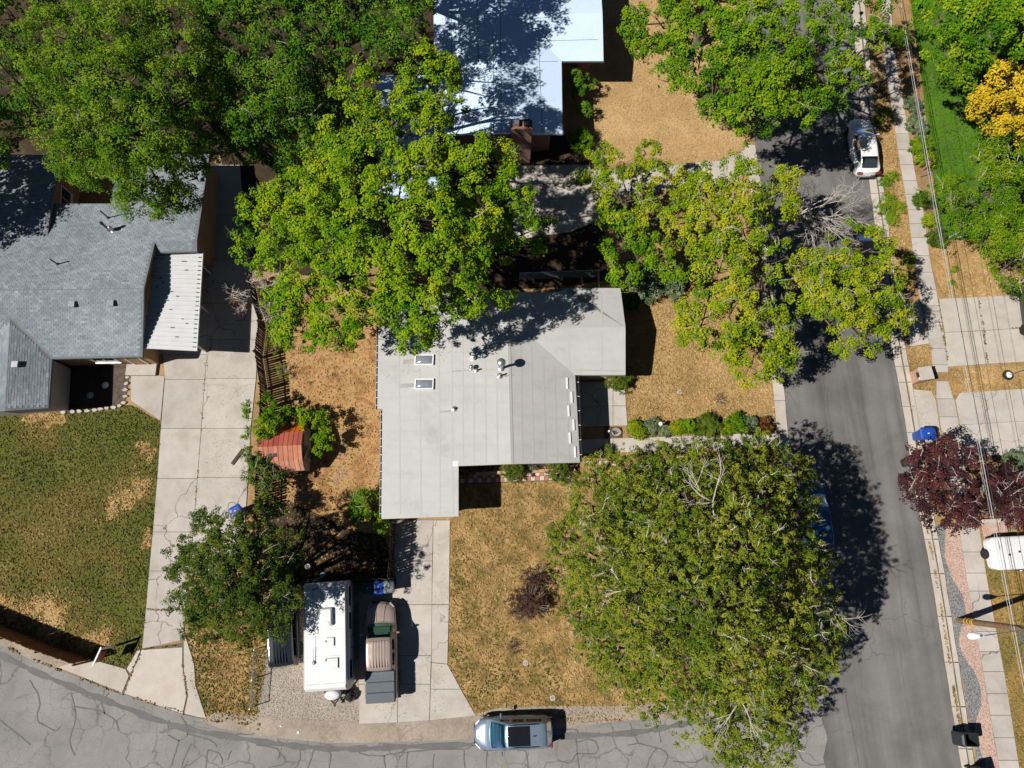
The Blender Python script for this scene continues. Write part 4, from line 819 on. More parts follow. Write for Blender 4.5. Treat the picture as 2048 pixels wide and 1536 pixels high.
def tree(name, label, lobes_px, leaf, group=None, rc=.33, cover=1.6, per=50, size=.145, aspect=.72, base=None, trunk=.28, twig=0, dead=0, bark=None, lower=.14, squash=.85, cat='tree', flat=.8, jit=(.62, 1.10), droop=0.0, inner=.16, gaps=.43, wl=2.2, twlen=1.0):
    """lobes_px: (image x, image y, height, radius in image px)"""
    L = []
    for l in lobes_px:
        px, py, z, rp = l[:4]; r = rp * mpp(px, py, z); x, y = P(px, py, z); rz = min(r * squash, z * .8); L.append((x, y, z - rz * .4, r, rz))
    a = np.array(L); w = a[:, 3] ** 2; c = (a[:, :2] * w[:, None]).sum(0) / w.sum()
    if base: c = np.array(P(*base))
    H = (a[:, 2] + a[:, 4]).max(); o = thing(name, label, cat, (c[0], c[1], 0), 0, group)
    loc = np.array([c[0], c[1], 0.0])
    CC, CN, pos, nrm, tint = crown_points(L, rc, cover, per, lower, flat, jit, droop, gaps, wl)
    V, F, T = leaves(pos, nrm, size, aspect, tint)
    I = []                                              # larger inner leaves close the crown up; darker tint paints its inside shade
    for (x, y, z, r, rz) in L:
        n = int(26 * r * r * inner); d = unit(n) * (rng.random(n) ** .4 * .78)[:, None]; I.append(np.array([x, y, z]) + d * np.array([r, r, rz]))
    I = np.concatenate(I); m = len(I)
    if m:
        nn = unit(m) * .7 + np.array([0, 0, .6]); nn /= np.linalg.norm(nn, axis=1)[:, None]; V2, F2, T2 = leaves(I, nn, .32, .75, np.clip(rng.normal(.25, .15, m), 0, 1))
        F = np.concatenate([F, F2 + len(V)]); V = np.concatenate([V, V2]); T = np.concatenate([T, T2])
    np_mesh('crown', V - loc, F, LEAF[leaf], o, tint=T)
    if trunk:
        zt = max(.5, min(a[:, 2].min() * .75, H * .35)); tp = (rng.normal(0, .15), rng.normal(0, .15), zt)
        MB().tube([(0, 0, -.1), (0.02, .03, .3), (tp[0] * .6, tp[1] * .6, zt * .6), tp], [trunk * 1.5, trunk * 1.1, trunk, trunk * .8], 9).build('trunk', bark or M_BARK, o, smooth=True)
        mb = MB()
        for (x, y, z, r, rz) in L:
            e = np.array([x, y, z]) - loc; mb.tube(bend(tp, e, .18, 5), [trunk * .55, trunk * .42, trunk * .3, trunk * .2, trunk * .09], 5)
            for k in range(4):
                d = unit(1)[0]; d[2] = abs(d[2]); mb.tube(bend(e - np.array([0, 0, rz * .3]), e + d * np.array([r, r, rz]) * .75, .2, 4), [trunk * .16, trunk * .10, trunk * .06, .012], 4)
        mb.build('limbs', bark or M_BARK, o, smooth=True)['kind'] = 'stuff'
    for cnt, mt, nm in ((twig, M_TWIG, 'twigs'), (dead, M_DEAD, 'dead_twigs')):
        if not cnt: continue
        mb = MB(); up = np.where(CN[:, 2] > -.05)[0]; pick = rng.choice(up, min(cnt, len(up)), False)
        for i in pick:
            s = CC[i] - loc; d = CN[i] + rng.normal(0, .6, 3); d[2] = abs(d[2]) * .5 - .05; d /= np.linalg.norm(d); ln = rng.uniform(.4, 1.1) * twlen
            p = bend(s - d * ln * .45 + (0, 0, .12), s + d * ln * .55 + (0, 0, .26), .25, 4); mb.tube(p, [.017, .013, .009, .005], 3, False)
            for q in range(3):
                j = rng.integers(1, 3); d2 = d + rng.normal(0, .7, 3); d2 /= np.linalg.norm(d2); mb.tube(bend(p[j], np.array(p[j]) + d2 * ln * .4, .2, 3), [.009, .007, .004], 3, False)
        mb.build(nm, mt, o)['kind'] = 'stuff'
    return o
def bush(name, label, px, py, r_px, h, leaf, cat='shrub', group=None, size=.085, per=26, rc=.16, cover=1.1, twig=0, aspect=.6, lobes=None, jit=(.8, 1.05)):
    r = r_px * mpp(px, py, 0)
    x, y = P(px, py, h * .6); o = thing(name, label, cat, (x, y, 0), 0, group); L = []
    for k in range(lobes or 4):
        t = k * 2.4 + rng.random(); q = r * .42 * (k > 0); L.append((x + math.cos(t) * q, y + math.sin(t) * q, h * rng.uniform(.42, .56), r * rng.uniform(.6, .78) if k else r * .8, h * rng.uniform(.42, .5)))
    CC, CN, pos, nrm, tint = crown_points(L, rc, cover, per, .5, .9, jit)
    pos[:, 2] = np.maximum(pos[:, 2], .03)
    V, F, T = leaves(pos, nrm, size, aspect, tint); np_mesh('crown', V - np.array([x, y, 0]), F, LEAF[leaf], o, tint=T)
    mb = MB()
    for k in range(7):
        t = k * .9; mb.tube([(0, 0, -.02), (math.cos(t) * r * .25, math.sin(t) * r * .25, h * .35), (math.cos(t) * r * .55, math.sin(t) * r * .55, h * .7)], [.025, .018, .008], 4)
    for k in range(twig):
        t = rng.random() * 6.28; mb.tube([(math.cos(t) * r * .3, math.sin(t) * r * .3, h * .6), (math.cos(t) * r * 1.05, math.sin(t) * r * 1.05, h * rng.uniform(.7, 1.2))], [.012, .004], 3)
    mb.build('stems', M_BARK if not twig else M_TWIG, o)
    return o

GC = 'trees crowding the middle yards'
tree('tall_tree', 'tallest lime-green tree, its limbs hanging over the grey roof', [(690, 400, 12.5, 92), (790, 375, 13, 85), (860, 440, 12.8, 95), (950, 330, 11, 82), (985, 420, 10.8, 88), (1045, 455, 8.5, 58), (905, 525, 11.5, 88), (775, 500, 12, 88), (665, 480, 11, 85), (720, 600, 9.8, 72), (850, 600, 10.2, 80), (835, 658, 8.3, 46), (945, 590, 9, 58), (1005, 590, 8, 28), (630, 410, 10, 65), (930, 450, 11.8, 70), (790, 585, 10, 55)], 'lime', GC, twig=70, base=(800, 520), trunk=.42)
tree('tall_tree', 'lime-green tree with two upright crowns left of the white roof', [(715, 180, 10.5, 58), (700, 245, 11, 66), (735, 130, 9.5, 28), (815, 130, 10, 34), (850, 180, 11, 66), (835, 245, 11.5, 72), (800, 200, 10.2, 45), (760, 300, 11, 66), (840, 320, 11, 62), (885, 215, 10, 45), (650, 320, 10, 66), (700, 310, 11, 60), (900, 150, 9.6, 26), (845, 118, 12, 42), (885, 135, 11.5, 32)], 'lime', GC, twig=45, base=(790, 330), trunk=.36)
tree('tall_tree', 'lower lime tree spreading over the plank fence', [(530, 420, 8.5, 66), (575, 385, 9, 55), (500, 500, 7.2, 48), (565, 490, 8.5, 66), (615, 560, 8.5, 66), (570, 600, 7.6, 48), (605, 655, 7.2, 52), (570, 655, 6.5, 34), (660, 640, 8, 50), (600, 450, 9, 60), (690, 690 - 25, 7.2, 34)], 'lime', GC, twig=40, base=(600, 580), trunk=.26)
GU = 'feathery trees at the upper left'
tree('willow_tree', 'large feathery tree hanging over the shingled house', [(120, 55, 13, 85), (225, 45, 13.5, 95), (330, 60, 13, 85), (110, 150, 13, 72), (215, 150, 14, 100), (320, 165, 13, 85), (170, 250, 13, 95), (265, 260, 13.5, 95), (340, 270, 11.5, 66), (215, 330, 11, 70), (300, 345, 10.5, 66), (275, 390, 8.5, 46), (350, 395, 7.6, 44), (385, 345, 8, 36), (150, 320, 10, 46), (60, 110, 11, 50), (400, 140, 11.5, 50)], 'willow', GU, rc=.42, per=66, size=.165, aspect=.42, twig=60, trunk=.45, droop=.6, base=(270, 250), gaps=.24, inner=.7)
tree('willow_tree', 'dark feathery tree between the willow and the lime trees', [(480, 120, 11, 60), (555, 140, 11, 68), (520, 215, 11, 68), (590, 250, 10, 62), (640, 160, 9.5, 50), (470, 225, 9, 46), (545, 300, 8.5, 46), (480, 290, 7.5, 38), (600, 190, 10, 50), (420, 110, 10, 46), (430, 190, 9, 46), (420, 280, 8, 36), (690, 200, 8, 36), (640, 240, 8.5, 36)], 'deep', GU, rc=.40, per=40, size=.18, aspect=.45, twig=60, trunk=.3, gaps=.2, inner=.9)
tree('willow_tree', 'dark green tree along the top edge left of the white roof', [(450, 15, 12, 70), (540, 10, 12, 75), (620, 30, 11.5, 66), (700, 20, 11, 66), (755, 75, 12, 50), (805, 45, 12, 50), (820, -30, 11, 60), (590, 75, 10.5, 50), (680, 85, 10, 46), (420, -60, 12, 90), (560, -70, 12, 90), (700, -70, 12, 90)], 'deep', GU, rc=.40, per=38, size=.18, aspect=.5, twig=30, trunk=.35, gaps=.22, inner=.9)
tree('tall_tree', 'dark crown at the top edge shading the white roof', [(780, -60, 12, 70), (840, -120, 12, 80), (760, -150, 12, 90), (860, -200, 12, 90), (800, -240, 12, 90), (880, -290, 12, 90), (700, -200, 12, 90), (845, -60, 11, 46)], 'deep', GU, rc=.40, per=36, size=.18, trunk=.3, gaps=.2)
tree('willow_tree', 'dim tree at the far upper left corner', [(10, 15, 12, 60), (-60, 60, 12, 90), (-40, -60, 12, 90), (40, -40, 12, 70), (-80, 170, 11, 70), (-40, 240, 9, 60), (20, 120, 7, 50), (25, 210, 6, 46), (10, 270, 5, 40), (-50, 300, 8, 60)], 'deep', GU, rc=.42, per=36, size=.18, trunk=.35)
tree('tall_tree', 'tree beyond the left edge shading the shingled roof', [(-235, 260, 9, 75), (-215, 330, 9, 75), (-170, 300, 8.5, 60), (-260, 390, 9, 75), (-190, 240, 9, 70), (-175, 370, 8, 60), (-290, 330, 9.5, 80), (-260, 200, 9.5, 80)], 'deep', GU, rc=.42, per=34, size=.19, trunk=.3, gaps=.2)
GR = 'maples along the northern street'
tree('maple_tree', 'broad maple reaching the top edge beside the tan yard', [(1270, 40, 9, 44), (1300, 80, 8.6, 40), (1335, 30, 10, 62), (1350, 110, 8.5, 48), (1410, 60, 10.5, 70), (1490, 40, 11, 76), (1400, 130, 9, 50), (1340, 150, 7.5, 34), (1350, -50, 10, 70), (1460, -50, 11, 80), (1450, 110, 10, 46)], 'maple', GR, twig=30, trunk=.32, base=(1390, 90))
tree('maple_tree', 'rounded maple overhanging the driveway mouth', [(1435, 180, 9.5, 50), (1490, 150, 10.5, 60), (1560, 140, 11, 70), (1520, 205, 10, 64), (1460, 225, 8.8, 48), (1590, 200, 9.6, 56), (1510, 245, 8, 34), (1630, 165, 9.5, 46), (1560, 90, 10.5, 50), (1600, 110, 10, 46)], 'maple', GR, twig=35, trunk=.32, base=(1530, 190))
tree('maple_tree', 'shaded maple with pale twigs leaning over the street', [(1600, 30, 10.5, 64), (1660, 70, 9.8, 50), (1720, 30, 9, 56), (1690, 130, 8.5, 40), (1660, 190, 8, 40), (1715, 150, 7.6, 26), (1755, 70, 8, 36), (1650, -50, 10, 80), (1740, -50, 9, 66)], 'maple', GR, twig=50, dead=40, trunk=.3, cover=.95)
tree('street_tree', 'yellowing tree between the house drive and the maples', [(1185, 345, 4.6, 38), (1240, 330, 5.8, 50), (1290, 350, 6.4, 55), (1250, 390, 6.2, 55), (1320, 390, 6, 42), (1300, 430, 5.8, 42), (1200, 300, 4, 26), (1295, 300, 5, 26), (1350, 430, 6, 40), (1355, 480, 5.5, 36), (1360, 360, 6, 30)], 'olive', None, rc=.30, twig=45, trunk=.18, cover=1.0)
tree('street_tree', 'vivid green tree below the yellowing one', [(1255, 460, 5.4, 48), (1290, 480, 5, 38), (1235, 500, 4.6, 32), (1250, 545, 4.0, 34), (1225, 430, 4.6, 28), (1320, 510, 4.6, 30), (1340, 540, 4, 26)], 'maple', None, rc=.28, twig=25, trunk=.15)
GS = 'yellow-green trees along the street'
tree('street_tree', 'long yellow-green tree beside the east lawn', [(1425, 380, 7.8, 55), (1490, 360, 8, 52), (1420, 450, 8.6, 62), (1490, 440, 8.8, 64), (1555, 400, 7.6, 48), (1450, 530, 8.8, 72), (1535, 520, 8.4, 60), (1410, 640, 7.6, 54), (1470, 620, 8.4, 66), (1530, 640, 7.8, 60), (1555, 700, 6.8, 40), (1510, 725, 6.2, 46), (1460, 690, 6.6, 36), (1375, 650, 6.8, 32), (1560, 740, 5.6, 26), (1575, 350, 7, 30)], 'olive', GS, twig=110, dead=70, trunk=.3, base=(1490, 590))
tree('street_tree', 'yellow-green tree arching right across the street', [(1630, 520, 7.2, 52), (1690, 500, 7.8, 58), (1750, 490, 7.4, 46), (1620, 585, 7.4, 44), (1690, 580, 8, 66), (1760, 570, 7.6, 56), (1720, 640, 6.8, 46), (1775, 625, 6.4, 42), (1690, 680, 5.6, 28), (1745, 675, 5.4, 28), (1800, 650, 5.4, 22)], 'olive', GS, twig=80, dead=50, trunk=.26, base=(1570, 590))
tree('tall_tree', 'dark green tree in the upper right corner', [(1890, 25, 9.5, 56), (1960, 30, 10, 76), (2050, 45, 10, 70), (1975, 95, 9, 40), (1905, 90, 8.4, 46), (2040, 0, 10, 80), (1920, 135, 7.5, 36), (2110, 40, 10, 90), (1960, -60, 10, 90)], 'maple', None, rc=.4, per=40, size=.19, trunk=.3, base=(1985, 70))
tree('golden_tree', 'golden yellow tree at the right edge', [(1985, 195, 7.2, 40), (2025, 160, 8.2, 48), (2040, 215, 8.2, 52), (1965, 222, 6, 26), (2085, 180, 7.2, 60), (2080, 240, 6.4, 50), (2015, 245, 6, 32)], 'gold', None, rc=.36, per=40, size=.17, trunk=.2, base=(2035, 212))
tree('locust_tree', 'spreading fine-leaved tree above the eastern dry lawn', [(1975, 325, 5.6, 46), (2030, 310, 6.4, 60), (1905, 385, 4.6, 40), (1960, 390, 6, 66), (2035, 380, 6.6, 70), (1930, 440, 4.8, 44), (1995, 460, 5.6, 60), (2045, 480, 5.8, 60), (2020, 530, 4.6, 42), (1865, 385, 3.6, 26), (2110, 420, 6.4, 80), (2055, 570, 4, 32)], 'maple', None, rc=.36, per=38, size=.15, aspect=.4, twig=30, dead=70, trunk=.24, base=(1985, 400))
PINE = [(1250, 955, 4.6, 66), (1340, 930, 4.8, 58), (1430, 925, 5, 62), (1520, 925, 5, 58), (1590, 950, 4.8, 46), (1190, 1010, 5.2, 62), (1290, 1025, 7.4, 90), (1400, 1010, 8.2, 92), (1510, 1000, 7.6, 84), (1590, 1020, 6, 52), (1150, 1080, 4.8, 52), (1235, 1110, 7.8, 88), (1360, 1110, 10.6, 105), (1480, 1110, 9.8, 100), (1580, 1110, 7.4, 74), (1200, 1200, 6.6, 72), (1310, 1220, 10, 100), (1440, 1220, 10.8, 108), (1560, 1220, 8.6, 88), (1640, 1220, 6, 50), (1250, 1300, 6.8, 76), (1370, 1320, 9, 100), (1490, 1320, 9, 100), (1590, 1310, 7, 70), (1655, 1265, 5, 34), (1310, 1385, 5.4, 54), (1410, 1420, 6.4, 76), (1520, 1420, 6.2, 76), (1590, 1390, 5.4, 46), (1470, 1480, 4.8, 60), (1550, 1485, 4.4, 50), (1500, 1530, 3.8, 44), (1125, 1072, 4, 34), (1150, 1140, 4.6, 42), (1165, 1225, 4.6, 44), (1195, 1295, 4.8, 44), (1225, 1345, 4.6, 36), (1120, 1110, 3.6, 24), (1640, 1125, 5.5, 36), (1672, 1262, 5.6, 34), (1650, 1310, 5.6, 36), (1620, 1360, 5, 34), (1200, 950, 4.2, 40)]
PINE = [(a, b, z * (1.38 if a > 1380 else 1.2), r) for a, b, z, r in PINE]
pine = tree('pine_tree', 'huge olive pine with bleached twigs on the street corner', PINE, 'pine', None, rc=.165, cover=1.15, per=17, size=.15, aspect=.40, base=(1400, 1200), trunk=.45, twig=110, dead=680, lower=.10, jit=(.66, 1.14), gaps=.38, wl=1.1, inner=.45, twlen=.6)
JUN = [(435, 1045, 5.4, 34), (480, 1085, 6.8, 70), (410, 1120, 5.6, 44), (545, 1100, 6.4, 66), (470, 1170, 7.2, 80), (545, 1180, 6.8, 72), (400, 1200, 5, 42), (430, 1235, 4.8, 48), (505, 1245, 5.2, 54), (560, 1240, 4.4, 40), (585, 1120, 4.6, 36), (500, 1140, 7.4, 60), (375, 1140, 4.2, 26), (380, 1100, 3.6, 26)]
JUN = [(p - 20, q, z * 1.02, r) for p, q, z, r in JUN]
tree('juniper_tree', 'dark green conifer overhanging the trailer and left driveway', JUN, 'juniper', None, rc=.24, cover=1.45, per=38, size=.15, aspect=.38, twig=40, trunk=.3, base=(500, 1180), lower=.2, gaps=.26, inner=.8, wl=1.3, jit=(.6, 1.16))
tree('plum_tree', 'dark red plum tree beside the street bins', [(1860, 920, 3.8, 44), (1910, 920, 4.4, 48), (1850, 975, 4.2, 44), (1915, 975, 5, 58), (1970, 960, 4.6, 44), (1880, 1020, 4, 42), (1935, 1030, 3.8, 36), (1825, 970, 3.2, 22)], 'plum', None, rc=.27, per=36, size=.13, twig=20, dead=40, trunk=.18, cover=1.1, gaps=.24)
tree('plum_tree', 'second dark red plum cut by the right edge', [(2015, 1000, 4, 42), (2050, 970, 4.2, 44), (2040, 1030, 3.6, 34), (2085, 1010, 4, 46)], 'plum', None, rc=.27, per=34, size=.13, dead=40, trunk=.15, gaps=.25)
# bare dead tree
x, y = P(1548, 478); dt = thing('dead_tree', 'bare bleached tree reaching over the street', 'tree', (x, y, 0))
MB().tube([(0, 0, 0), (.1, .1, 1.5), (.3, 0, 3.6)], [.16, .12, .09], 7).build('trunk', M_BARK, dt, smooth=True)
def spray(mb, s, d, ln, r, depth):
    d = np.array(d) / np.linalg.norm(d); e = np.array(s) + d * ln; mb.tube(bend(s, e, .12, 4), [r, r * .85, r * .65, r * .45], 4, False)
    if depth:
        for k in range(4 if depth > 1 else 5):
            t = rng.uniform(.35, 1); d2 = d + rng.normal(0, .55, 3); d2[2] = d2[2] * .6 + .05; spray(mb, np.array(s) + (e - np.array(s)) * t, d2, ln * rng.uniform(.45, .68), r * .5, depth - 1)
mb = MB()
for d, ln in (((1, -.1, .25), 2.7), ((.9, .5, .3), 2.2), ((.9, -.7, .3), 2.3), ((.3, -1, .3), 2.0), ((.2, 1, .4), 1.5), ((1, .2, .45), 2.8), ((.7, -.4, .5), 2.0), ((1, -.4, .1), 2.5)): spray(mb, (.3, 0, 3.6), d, ln, .04, 3)
mb.build('branches', M_DEAD, dt)

for px, py, z, dirs in ((1425, 1005, 12.4, ((-1, -.1, .1), (.3, 1, .2), (-.7, .7, .1), (.2, -1, 0))), (1340, 1050, 11, ((-1, .2, .1), (-.3, -1, 0))), (1630, 1205, 9.2, ((1, -.6, .1), (.2, -1, .1))), (1565, 1290, 11, ((1, -1, 0), (.4, -1, 0))), (1250, 1180, 9.6, ((-1, -.2, 0), (-.5, .8, .1))), (1480, 1400, 10, ((.4, -1, 0), (-.6, -.8, 0))), (1200, 1060, 7.8, ((-1, .3, 0), (.1, -1, .1)))):
    x, y = P(px, py, z); s0 = np.array([x - pine.location.x, y - pine.location.y, z]); mb = MB()
    for d in dirs: spray(mb, s0, d, rng.uniform(1.0, 1.6), .035, 2)
    mb.build('dead_branch', M_DEAD, pine)['kind'] = 'stuff'

# hedges, climbers, beds
GV = 'leafy climbers round the red shed'
tree('climbing_shrub', 'bright climber covering the fence above the red shed', [(512, 825, 2.3, 28), (538, 845, 2.5, 26), (508, 868, 2.2, 24), (535, 808, 1.8, 20), (520, 850, 2.6, 26), (575, 828, 1.5, 18)], 'maple', GV, rc=.2, per=28, size=.12, trunk=.05, cat='shrub')
tree('climbing_shrub', 'leafy bush at the back corner of the red shed', [(625, 845, 1.9, 28), (648, 858, 1.7, 26), (605, 830, 1.6, 18), (640, 885, 1.5, 24), (632, 905, 1.0, 14)], 'maple', GV, rc=.2, per=28, size=.12, trunk=.05, cat='shrub')
tree('climbing_shrub', 'green climber trailing below the red shed', [(500, 905, 1.9, 20), (520, 925, 2.1, 24), (520, 950, 2.2, 28), (565, 965, 1.8, 24), (550, 970, 2.2, 28), (535, 1000, 2.2, 28), (565, 1005, 2, 24), (500, 890, 1.5, 16)], 'juniper', GV, rc=.2, per=26, size=.11, trunk=.05, cat='shrub', twig=20)
tree('climbing_shrub', 'brown-tipped dying bush beside the left fence top', [(475, 590, 1.6, 18), (488, 620, 1.2, 14), (500, 560, 2, 16)], 'rust', None, rc=.2, per=5, size=.10, trunk=.05, cat='shrub', dead=60)
tree('climbing_shrub', 'grey leafless shrub against the plank fence', [(540, 570, 2, 26), (545, 620, 1.8, 24), (530, 640, 1.5, 18)], 'rust', None, rc=.22, per=2, size=.06, trunk=.05, cat='shrub', dead=120)
tree('climbing_shrub', 'bushy green tree beside the grey house garage corner', [(736, 1006, 2.2, 42), (748, 1045, 1.6, 32), (724, 1028, 2.0, 30), (755, 985, 2, 22), (762, 1072, 1.2, 14), (715, 1000, 1.8, 18)], 'maple', None, rc=.22, per=28, size=.11, trunk=.08, cat='shrub', twig=10)
tree('climbing_shrub', 'tall shrub shaded under the white roof\'s eastern eave', [(1150, 150, 1.8, 22), (1175, 160, 1.6, 20), (1155, 190, 1.4, 16), (1170, 215, 1.2, 14)], 'deep', None, rc=.2, per=26, size=.11, trunk=.05, cat='shrub')
bush('shrub', 'small bright shrub at the corner by the brick chimney', 1165, 280, 26, 1.6, 'maple')
for px, py, r, lab in ((1026, 943, 23, 'left clipped green bush in front of the grey house'), (1118, 940, 25, 'right clipped green bush in front of the grey house')): bush('clipped_bush', lab, px, py, r, 1.25, 'box', group='clipped bushes under the front windows', size=.07, rc=.12, per=26, jit=(.92, 1.02))
bush('clipped_bush', 'clipped green bush at the corner of the patio', 1238, 762, 24, 1.0, 'box', size=.07, rc=.12, jit=(.9, 1.02))
bush('shrub', 'small loose shrub between the two clipped bushes', 1064, 936, 10, .6, 'sage', size=.06)
bush('shrub', 'dark shrub in shade at the patio corner', 1215, 905, 14, .7, 'juniper')
GB = 'plants in the bed along the front walk'
for px, py, r, h, lf, lab in ((1273, 860, 20, .8, 'olive', 'yellow-green shrub at the house end of the walk bed'), (1304, 853, 18, .7, 'sage', 'silvery plant next to the white globe in the walk bed'), (1330, 862, 12, .5, 'sage', 'low grey plant below the white globe'), (1352, 856, 15, .6, 'olive', 'yellowish plant second from the globe'),
                        (1376, 852, 16, .8, 'maple', 'bright green plant in the middle of the walk bed'), (1395, 858, 13, .6, 'box', 'small green plant left of the round hedge'), (1418, 850, 24, 1.1, 'box', 'largest round bush in the walk bed'), (1447, 858, 15, .6, 'olive', 'yellowing plant right of the round bush'), (1474, 848, 22, 1.0, 'maple', 'leafy green bush near the street end of the walk bed'),
                        (1500, 852, 20, .8, 'sage', 'pale spiky plant beside the rusty shrub'), (1530, 852, 17, .8, 'rust', 'rusty red shrub at the street end of the walk bed')):
    bush('bed_plant', lab, px, py, r, h, lf, 'plant', GB, size=.08, rc=.13)
bush('shrub', 'white-flecked hedge shrub beside the chain-link fence, left one', 1290, 565, 34, 1.4, 'sage', size=.10)
bush('shrub', 'white-flecked hedge shrub nearest the street trees', 1345, 568, 30, 1.2, 'sage', size=.10)
bush('shrub', 'small shrub at the north-east corner of the grey house', 1262, 600, 18, .9, 'deep')
bush('shrub', 'purple-brown shrub in the middle of the front lawn', 1058, 1208, 36, 1.4, 'bronze', twig=40, size=.09, cover=.5, lobes=7, jit=(.45, 1.25))
bush('shrub', 'green-topped shrub behind the purple-brown one', 1074, 1160, 28, 1.2, 'bronze', twig=22, size=.09, cover=.5, lobes=5, jit=(.45, 1.25))
bush('shrub', 'thin twiggy seedling at the lawn\'s west edge', 1025, 1295, 13, .5, 'bronze', twig=10, size=.05, cover=.4)
bush('shrub', 'sparse dry sapling in the dirt yard by the fence', 565, 742, 16, 1.0, 'olive', twig=16, size=.06, cover=.35)
bush('shrub', 'twiggy wilted sapling leaning on the plank fence', 545, 690, 20, 1.3, 'olive', twig=20, size=.06, cover=.5)
bush('shrub', 'dead grey stump of twigs on the east lawn', 1440, 800, 12, .5, 'rust', twig=18, size=.04, cover=.2)
bush('shrub', 'grey-green bush at the right edge above the plum', 2035, 925, 26, 1.4, 'sage')
bush('shrub', 'yellow-leaved plant under the plum trees', 1985, 1010, 20, .8, 'olive')
GVG = 'clumps of verge plants between kerb and pavement'
for px, py, r, lab in ((1772, 365, 14, 'small verge clump just below the white sedan'), (1785, 352, 12, 'verge clump touching the pavement by the white sedan'), (1780, 402, 20, 'verge clump halfway along the dry verge'), (1800, 415, 14, 'verge clump leaning on the pavement edge'), (1785, 438, 16, 'lowest verge clump above the arching tree'), (1768, 418, 14, 'verge clump nearest the kerb'), (1820, 520, 14, 'low verge clump beside the pavement under the arching tree'), (1775, 225, 14, 'shaded verge plant beside the sedan bonnet'), (1755, 240, 12, 'shaded verge plant against the kerb by the sedan')):
    bush('verge_plant', lab, px, py, r, .4, 'maple', 'plant', GVG, size=.10, aspect=.3, rc=.14, per=18)
GE = 'plants along the eastern pavement fence'
for px, py, r, lf, lab in ((1828, 210, 18, 'sage', 'topmost grey-green plant along the eastern pavement'), (1835, 250, 20, 'sage', 'blue-green plant along the eastern pavement'), (1840, 290, 22, 'maple', 'green plant along the eastern pavement below the blue-green one'), (1852, 320, 18, 'olive', 'yellow-green plant by the orange post'), (1850, 400, 20, 'box', 'dense green plant at the locust tree\'s foot'), (1862, 440, 16, 'olive', 'yellowish plant above the bare soil patch'), (1875, 478, 20, 'box', 'green bush at the top corner of the eastern dry lawn'), (1800, 75, 24, 'maple', 'bright bush at the top of the eastern pavement')):
    bush('border_plant', lab, px, py, r, .8, lf, 'plant', GE, size=.10, rc=.16)
for px, py, lab in ((1990, 545, 'small weed tuft on the eastern dry lawn'), (1910, 540, 'green weed streak on the eastern dry lawn'), (1905, 565, 'lower green weed on the eastern dry lawn')): bush('weed', lab, px, py, 9, .25, 'maple', 'plant', size=.07)
# ------------------------------------------------------------------ vehicles
def paint(name, col, metal=.35, rough=.3, coat=.7): return plain(name, col, rough, metal, .5, coat, .03, 1.0)
def clear_glass(name, tint, edge=1.45):
    m, nt, bs = _nt(name); tr = nt.nodes.new('ShaderNodeBsdfTransparent'); tr.inputs[0].default_value = (*tint, 1); gl = nt.nodes.new('ShaderNodeBsdfGlossy'); gl.inputs['Roughness'].default_value = .03
    fr = nt.nodes.new('ShaderNodeFresnel'); fr.inputs[0].default_value = edge; mx = nt.nodes.new('ShaderNodeMixShader'); nt.links.new(fr.outputs[0], mx.inputs[0]); nt.links.new(tr.outputs[0], mx.inputs[1]); nt.links.new(gl.outputs[0], mx.inputs[2])
    nt.links.new(mx.outputs[0], nt.nodes['Material Output'].inputs['Surface']); return m
M_CARGLASS = clear_glass('dark_car_glass', (.22, .25, .28), 1.6)
M_TEALGLASS = clear_glass('teal_car_glass', (.42, .72, .80), 1.5)
M_GREENGLASS = clear_glass('green_car_glass', (.42, .62, .52), 1.5)
M_DASH = plain('dashboard', (.16, .18, .20), .7, var=.2, scale=6); M_SEAT = plain('seat_cloth', (.11, .115, .12), .8, var=.2, scale=6); M_INTER = plain('car_interior', (.03, .032, .035), .8)
M_TYRE = plain('tyre_rubber', (.02, .02, .021), .85)
M_RIM = plain('alloy_rim', (.45, .46, .48), .3, metal=.9)
M_HEAD = plain('headlight_lens', (.70, .73, .76), .1, spec=.8)
M_TAIL = plain('tail_lens', (.32, .015, .02), .15, spec=.7)
M_CHROME = plain('chrome', (.6, .6, .62), .15, metal=1)
M_PLAST = plain('black_plastic', (.025, .025, .027), .55)
def heading(a, b, z=.8):
    p, q = P(*a, z), P(*b, z); return math.atan2(q[1] - p[1], q[0] - p[0])
def dense(st, n=5):
    """smooth the station table along the car"""
    st = np.array(st, float); out = []
    for i in range(len(st) - 1):
        a, b, c, d = st[max(i - 1, 0)], st[i], st[i + 1], st[min(i + 2, len(st) - 1)]
        for k in range(n):
            t = k / n; v = .5 * (2 * b + (c - a) * t + (2 * a - 5 * b + 4 * c - d) * t * t + (3 * b - a - 3 * c + d) * t ** 3); v[0] = b[0] + (c[0] - b[0]) * t; out.append(v)
    out.append(st[-1]); return np.array(out)
def grid(mb, fn, us, vs, off=0.0):
    G = np.array([[fn(u, v) for v in vs] for u in us])
    if off:
        du = np.gradient(G, axis=0); dv = np.gradient(G, axis=1); n = np.cross(du, dv); n /= np.linalg.norm(n, axis=2)[..., None] + 1e-9
        G = G + n * off * (1 if n[..., 2].mean() > 0 or True else -1)
    nu, nv = len(us), len(vs)
    mb.add(G.reshape(-1, 3), [(i * nv + j, i * nv + j + 1, (i + 1) * nv + j + 1, (i + 1) * nv + j) for i in range(nu - 1) for j in range(nv - 1)]); return mb
